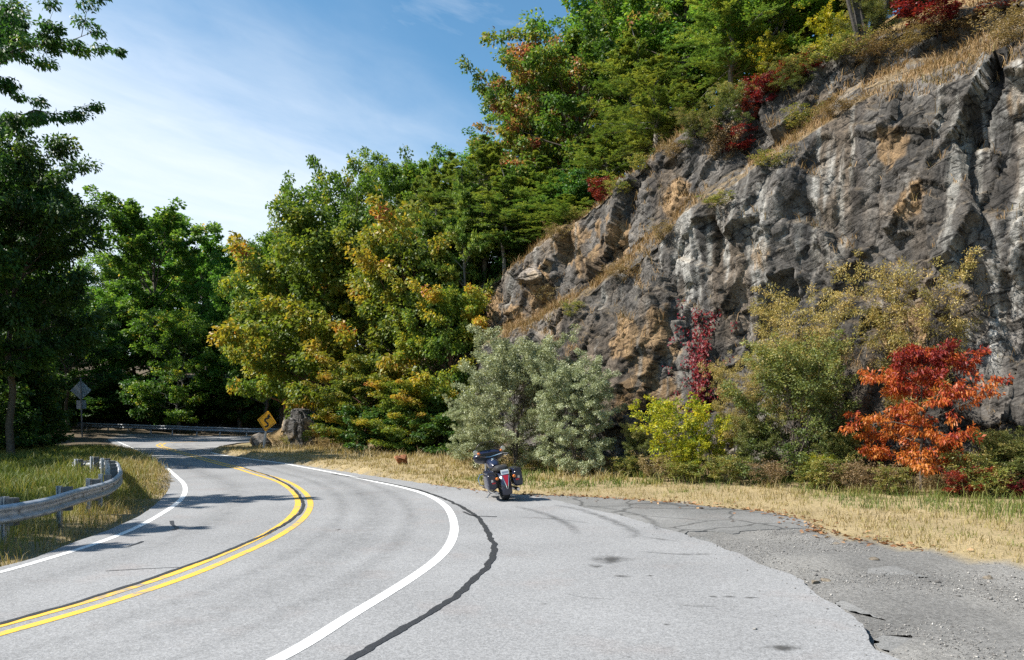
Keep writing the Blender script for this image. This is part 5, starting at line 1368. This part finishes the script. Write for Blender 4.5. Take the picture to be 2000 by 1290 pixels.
seg_ribbon(mb, [(-a_ * .94, DC), (-.03, -a_ * .97 + DC)], .022, -.016, -.013); seg_ribbon(mb, [(.03, -a_ * .97 + DC), (a_ * .94, DC)], .022, -.016, -.013)
mb.build('border', MAT['sign_black'], pl)
arr = catmull([(-.06, -.34), (.02, -.30), (.10, -.24), (.09, -.14), (-.03, -.06), (-.11, .02), (-.09, .11), (.02, .16), (.08, .20), (.09, .27)], 5)
mb = MB(); seg_ribbon(mb, [(q[0], q[1] + DC) for q in arr], .10, -.018, -.014)
mb.add([(x, y, z + DC) for y in (-.018, -.014) for x, z in ((-.03, .24), (.21, .25), (.08, .43))], [(0, 1, 2), (5, 4, 3), (0, 3, 4, 1), (1, 4, 5, 2), (2, 5, 3, 0)])
mb.build('arrow', MAT['sign_black'], pl)
bsx = (160 - 1000) * 66 / F
bs = empty('sign_back', (bsx, 66, .2), (0, math.radians(-1.5), math.radians(8)))
tag(bs, 'back of a grey diamond road sign with a small plate below, against the dark wood', 'road sign')
mb = MB(); channel_post(mb, 5.0, .12, .05); mb.build('post', MAT['galv_dark'], bs)
mb = MB(); diamond(mb, .86, .06, .068, 3.95); mb.build('sign_plate', MAT['sign_back'], bs)
mb = MB(); mb.box((0, .065, 2.72), (.78, .008, .72)); mb.build('lower_plate', MAT['sign_back'], bs)

# ------------------------------------------------------------------ motorcycle
MAT['paint'] = simple('dark_blue_paint', (.012, .015, .035), .22, coat=.6, spec=.5)
MAT['chrome'] = simple('chrome', (.62, .62, .63), .14, metal=1.0)
MAT['rubber'] = simple('tyre', (.016, .016, .017), .8, noise=.3, scale=20)
MAT['leather'] = simple('seat_leather', (.030, .028, .027), .5, noise=.2, scale=25, bump=.2)
MAT['blackpart'] = simple('black_plastic', (.018, .018, .02), .45)
MAT['engine'] = simple('engine_metal', (.22, .22, .22), .35, metal=.85, noise=.2, scale=14)
MAT['red_lens'] = simple('red_lens', (.55, .012, .02), .18, coat=.5)
MAT['amber_lens'] = simple('amber_lens', (.75, .20, .03), .2, coat=.5)
MAT['plate'] = simple('number_plate', (.70, .72, .70), .45)
MAT['plate_ink'] = simple('plate_ink', (.15, .17, .25), .6)
def screen_mat():
    m, nt, b, out = new_mat('tinted_screen')
    b.inputs['Base Color'].default_value = (.35, .37, .40, 1); b.inputs['Roughness'].default_value = .04
    b.inputs['Transmission Weight'].default_value = 1.0; b.inputs['IOR'].default_value = 1.25
    return m
MAT['screen'] = screen_mat()
def motorcycle():
    gx_, gy_ = G(988, 977)
    bike = empty('motorcycle', (gx_, gy_, .0), (0, math.radians(-9), math.radians(14)))
    bike.rotation_mode = 'XYZ'
    tag(bike, 'dark touring motorcycle with saddlebags parked on its stand at the road edge', 'motorcycle')
    def wheel(name, y, r, w, M_=None):
        g = MB(); g.lathe([(r - .10, -w * .42), (r - .045, -w * .5), (r - .012, -w * .36), (r, -w * .12), (r, w * .12), (r - .012, w * .36), (r - .045, w * .5), (r - .10, w * .42)], (0, y, r), 36, 'x', True)
        root = g.build(name, MAT['rubber'], bike, True)
        g = MB(); g.lathe([(r - .11, -w * .4), (r - .09, -w * .36), (r - .09, w * .36), (r - .11, w * .4)], (0, y, r), 32, 'x', True)
        for k in range(9):
            a = 2 * math.pi * k / 9
            g.tube([(.0, y + .05 * math.cos(a), r + .05 * math.sin(a)), (0, y + (r - .10) * math.cos(a + .12), r + (r - .10) * math.sin(a + .12))], .012, 5)
        g.lathe([(0, -.06), (.055, -.06), (.055, .06), (0, .06)], (0, y, r), 16, 'x')
        g.build('rim', MAT['engine'], root, True)
        return root
    wheel('rear_wheel', 0, .325, .18); wheel('front_wheel', 1.63, .32, .13)
    def fender(name, y, r, w, a0, a1, mat, zc):
        g = MB(); rings = []
        for a in np.linspace(math.radians(a0), math.radians(a1), 16):
            ring = []
            for u in np.linspace(-1, 1, 9): ring.append((u * w / 2, y + (r - .05 * u * u) * math.cos(a), zc + (r - .05 * u * u) * math.sin(a)))
            for u in np.linspace(1, -1, 9): ring.append((u * w / 2 * .95, y + (r - .012 - .05 * u * u) * math.cos(a), zc + (r - .012 - .05 * u * u) * math.sin(a)))
            rings.append(ring)
        g.loft(rings); return g.build(name, mat, bike, True)
    rf = fender('rear_fender', 0, .40, .25, 70, 205, MAT['paint'], .34)
    fender('front_fender', 1.63, .375, .18, 35, 200, MAT['paint'], .32)
    # saddlebags
    for s in (-1, 1):
        g = MB(); st = []
        for y, k in ((-.31, .80), (-.285, .93), (-.22, 1), (.05, 1), (.24, .92), (.31, .74)):
            st.append((y, s * .335, .53 + .02 * (1 - k), .115 * k, .205 * k, 5))
        g.pod(st, 20); sb = g.build('saddlebag', MAT['paint'], bike, True)
        g = MB(); st = [(y, s * .335, .742, .108 * k, .035, 4) for y, k in ((-.30, .85), (-.25, 1), (.2, .95), (.27, .7))]
        g.pod(st, 16); g.build('lid', MAT['paint'], sb, True)
        g = MB(); g.box((s * .455, -.02, .66), (.012, .30, .02)); g.box((s * .335, -.312, .56), (.05, .012, .06)); g.build('latch', MAT['chrome'], sb)
        g = MB(); g.pod([(-.325, s * .30, .50, .045, .018, 4), (-.30, s * .30, .50, .045, .018, 4)], 12); g.build('reflector', MAT['red_lens'], bike, True)
        g = MB(); g.tube([(s * .18, -.26, .60), (s * .20, -.36, .60)], .012, 8); g.build('signal_stalk', MAT['chrome'], bike)
        g = MB(); g.pod([(-.40, s * .215, .60, .030, .030, 2), (-.385, s * .215, .60, .038, .038, 2), (-.34, s * .215, .60, .034, .034, 2)], 12); g.build('turn_signal', MAT['amber_lens'], bike, True)
    # tail light, plate
    g = MB(); g.add([(-.075, -.372, .655), (.075, -.372, .655), (.012, -.43, .40), (-.012, -.43, .40), (-.075, -.33, .655), (.075, -.33, .655), (.012, -.385, .40), (-.012, -.385, .40)], [(0, 1, 2, 3), (7, 6, 5, 4), (0, 4, 5, 1), (1, 5, 6, 2), (2, 6, 7, 3), (3, 7, 4, 0)])
    g.build('tail_light', MAT['red_lens'], bike)
    g = MB()
    for s in (-1, 1): g.tube([(s * .088, -.37, .655), (s * .024, -.425, .40), (s * .01, -.42, .33)], .010, 6)
    g.build('tail_trim', MAT['chrome'], bike, True)
    g = MB(); g.box((0, -.352, .735), (.195, .006, .115), Matrix.Rotation(math.radians(-14), 3, 'X')); npl = g.build('license_plate', MAT['plate'], bike)
    g = MB()
    for k in range(6): g.box((-.068 + k * .027, -.358, .733), (.014, .004, .045), Matrix.Rotation(math.radians(-14), 3, 'X'))
    g.build('plate_ink', MAT['plate_ink'], npl)
    # seat
    g = MB(); g.pod([(-.20, 0, .79, .07, .03, 3), (-.17, 0, .80, .14, .065, 3), (-.02, 0, .81, .165, .085, 3), (.16, 0, .795, .16, .08, 3), (.25, 0, .76, .16, .06, 3)], 18); g.build('passenger_seat', MAT['leather'], bike, True)
    g = MB(); g.pod([(.22, 0, .76, .15, .07, 3), (.28, 0, .74, .185, .075, 3), (.42, 0, .70, .19, .06, 3), (.60, 0, .70, .13, .055, 3), (.70, 0, .72, .09, .04, 3)], 18); g.build('rider_seat', MAT['leather'], bike, True)
    g = MB(); g.pod([(.58, 0, .80, .08, .06, 2.4), (.68, 0, .83, .14, .10, 2.4), (.86, 0, .86, .165, .125, 2.4), (1.04, 0, .87, .15, .12, 2.4), (1.16, 0, .87, .08, .08, 2.4)], 20); tk = g.build('fuel_tank', MAT['paint'], bike, True)
    g = MB(); g.lathe([(0, .02), (.04, .02), (.045, 0), (.045, -.03)], (.0, .84, .985), 16, 'z'); g.build('filler_cap', MAT['chrome'], tk, True)
    # frame, engine, exhausts
    g = MB()
    for s in (-1, 1):
        g.tube([(s * .10, 1.18, .92), (s * .13, 1.08, .55), (s * .13, .95, .28), (s * .13, .40, .27), (s * .13, .12, .34)], .018, 8)
        g.tube([(s * .09, 1.15, .90), (s * .13, .60, .66), (s * .15, .20, .62), (s * .15, -.18, .62)], .016, 8)
    g.build('frame', MAT['blackpart'], bike, True)
    g = MB()
    for y, tilt in ((.58, -.38), (.86, .38)):
        for k in range(9):
            z = .46 + k * .027
            g.lathe([(0, 0), (.085, 0), (.085, .012), (0, .012)], (0, y + tilt * (z - .4), z), 14, 'z')
    g.pod([(.38, 0, .38, .14, .11, 3), (.50, 0, .38, .17, .13, 3), (.92, 0, .37, .17, .12, 3), (1.02, 0, .36, .10, .08, 3)], 16)
    g.build('engine', MAT['engine'], bike, True)
    for s in (-1, 1):
        g = MB(); g.tube([(s * .14, .92, .52), (s * .21, 1.0, .38), (s * .25, .80, .27), (s * .27, .40, .25), (s * .28, .2, .25), (s * .28, -.30, .26), (s * .28, -.36, .26)], [.025, .026, .028, .035, .048, .050, .038], 12); g.build('exhaust_pipe', MAT['chrome'], bike, True)
        g = MB(); g.tube([(s * .12, 1.12, .62), (s * .34, 1.14, .60), (s * .40, 1.12, .50), (s * .38, 1.08, .34), (s * .13, 1.04, .28)], .016, 8); g.build('crash_bar', MAT['chrome'], bike, True)
        g = MB(); g.box((s * .28, .78, .30), (.16, .34, .022)); g.build('floorboard', MAT['blackpart'], bike)
        g = MB(); g.tube([(s * .10, 1.63, .32), (s * .10, 1.36, .82), (s * .09, 1.25, 1.0)], [.028, .026, .026], 10); g.build('fork', MAT['chrome'], bike, True)
    # fairing, screen, bars
    g = MB(); st = []
    for y, hw, hh, cz in ((1.20, .36, .10, 1.04), (1.26, .42, .15, 1.03), (1.36, .40, .19, 1.02), (1.48, .27, .17, 1.00), (1.56, .15, .11, .98)):
        st.append((y, 0, cz, hw, hh, 2.6))
    g.pod(st, 24); fa = g.build('fairing', MAT['paint'], bike, True)
    g = MB(); g.box((0, 1.19, 1.05), (.44, .02, .16)); 
    for xx in (-.15, -.05, .05, .15): g.lathe([(0, -.012), (.038, -.012), (.038, .0)], (xx, 1.18, 1.08), 14, 'y')
    g.build('dashboard', MAT['blackpart'], fa)
    g = MB(); g.lathe([(0, .05), (.085, .03), (.095, 0)], (0, 1.55, .98), 18, 'y'); g.build('headlight', MAT['chrome'], fa, True)
    g = MB(); rings = []
    for z, w, yy in ((1.14, .33, 1.36), (1.22, .325, 1.33), (1.30, .29, 1.295), (1.37, .22, 1.26), (1.41, .12, 1.24)):
        rings.append([(u * w, yy + .10 * (1 - u * u), z) for u in np.linspace(-1, 1, 11)] + [(u * w, yy - .006 + .10 * (1 - u * u), z) for u in np.linspace(1, -1, 11)])
    g.loft(rings); ws_ = g.build('windshield', MAT['screen'], bike, True)
    g = MB(); g.tube([(-.335, 1.36, 1.13), (-.33, 1.33, 1.22), (-.295, 1.30, 1.30), (-.22, 1.29, 1.375), (-.12, 1.335, 1.415), (0, 1.345, 1.42), (.12, 1.335, 1.415), (.22, 1.29, 1.375), (.295, 1.30, 1.30), (.33, 1.33, 1.22), (.335, 1.36, 1.13)], .007, 6)
    g.build('screen_edge', MAT['blackpart'], ws_, True)
    g = MB(); g.tube([(-.43, .92, 1.06), (-.30, 1.02, 1.08), (-.14, 1.14, 1.04), (0, 1.16, 1.02), (.14, 1.14, 1.04), (.30, 1.02, 1.08), (.43, .92, 1.06)], .014, 8); hb = g.build('handlebar', MAT['chrome'], bike, True)
    for s in (-1, 1):
        g = MB(); g.tube([(s * .32, 1.0, 1.079), (s * .455, .90, 1.055)], .021, 10); g.build('grip', MAT['blackpart'], hb, True)
        g = MB(); g.tube([(s * .31, 1.03, 1.09), (s * .36, 1.06, 1.17)], .008, 6); g.lathe([(0, -.012), (.055, -.012), (.062, .0), (.04, .025), (0, .03)], (s * .37, 1.06, 1.20), 16, 'y'); g.build('mirror', MAT['chrome'], bike, True)
        g = MB(); g.pod([(.985, s * .30, 1.155, .028, .028, 2), (1.0, s * .30, 1.155, .036, .036, 2), (1.04, s * .30, 1.155, .03, .03, 2)], 12); g.build('turn_signal', MAT['amber_lens'], bike, True)
        g = MB(); g.tube([(s * .36, 1.08, 1.02), (s * .44, .98, 1.02)], .007, 5); g.build('lever', MAT['chrome'], bike)
    g = MB(); g.tube([(-.14, .62, .28), (-.26, .60, .13), (-.35, .58, .055)], [.014, .013, .012], 8); g.box((-.36, .58, .06), (.07, .05, .012)); g.build('kickstand', MAT['chrome'], bike, True)
    return bike
motorcycle()
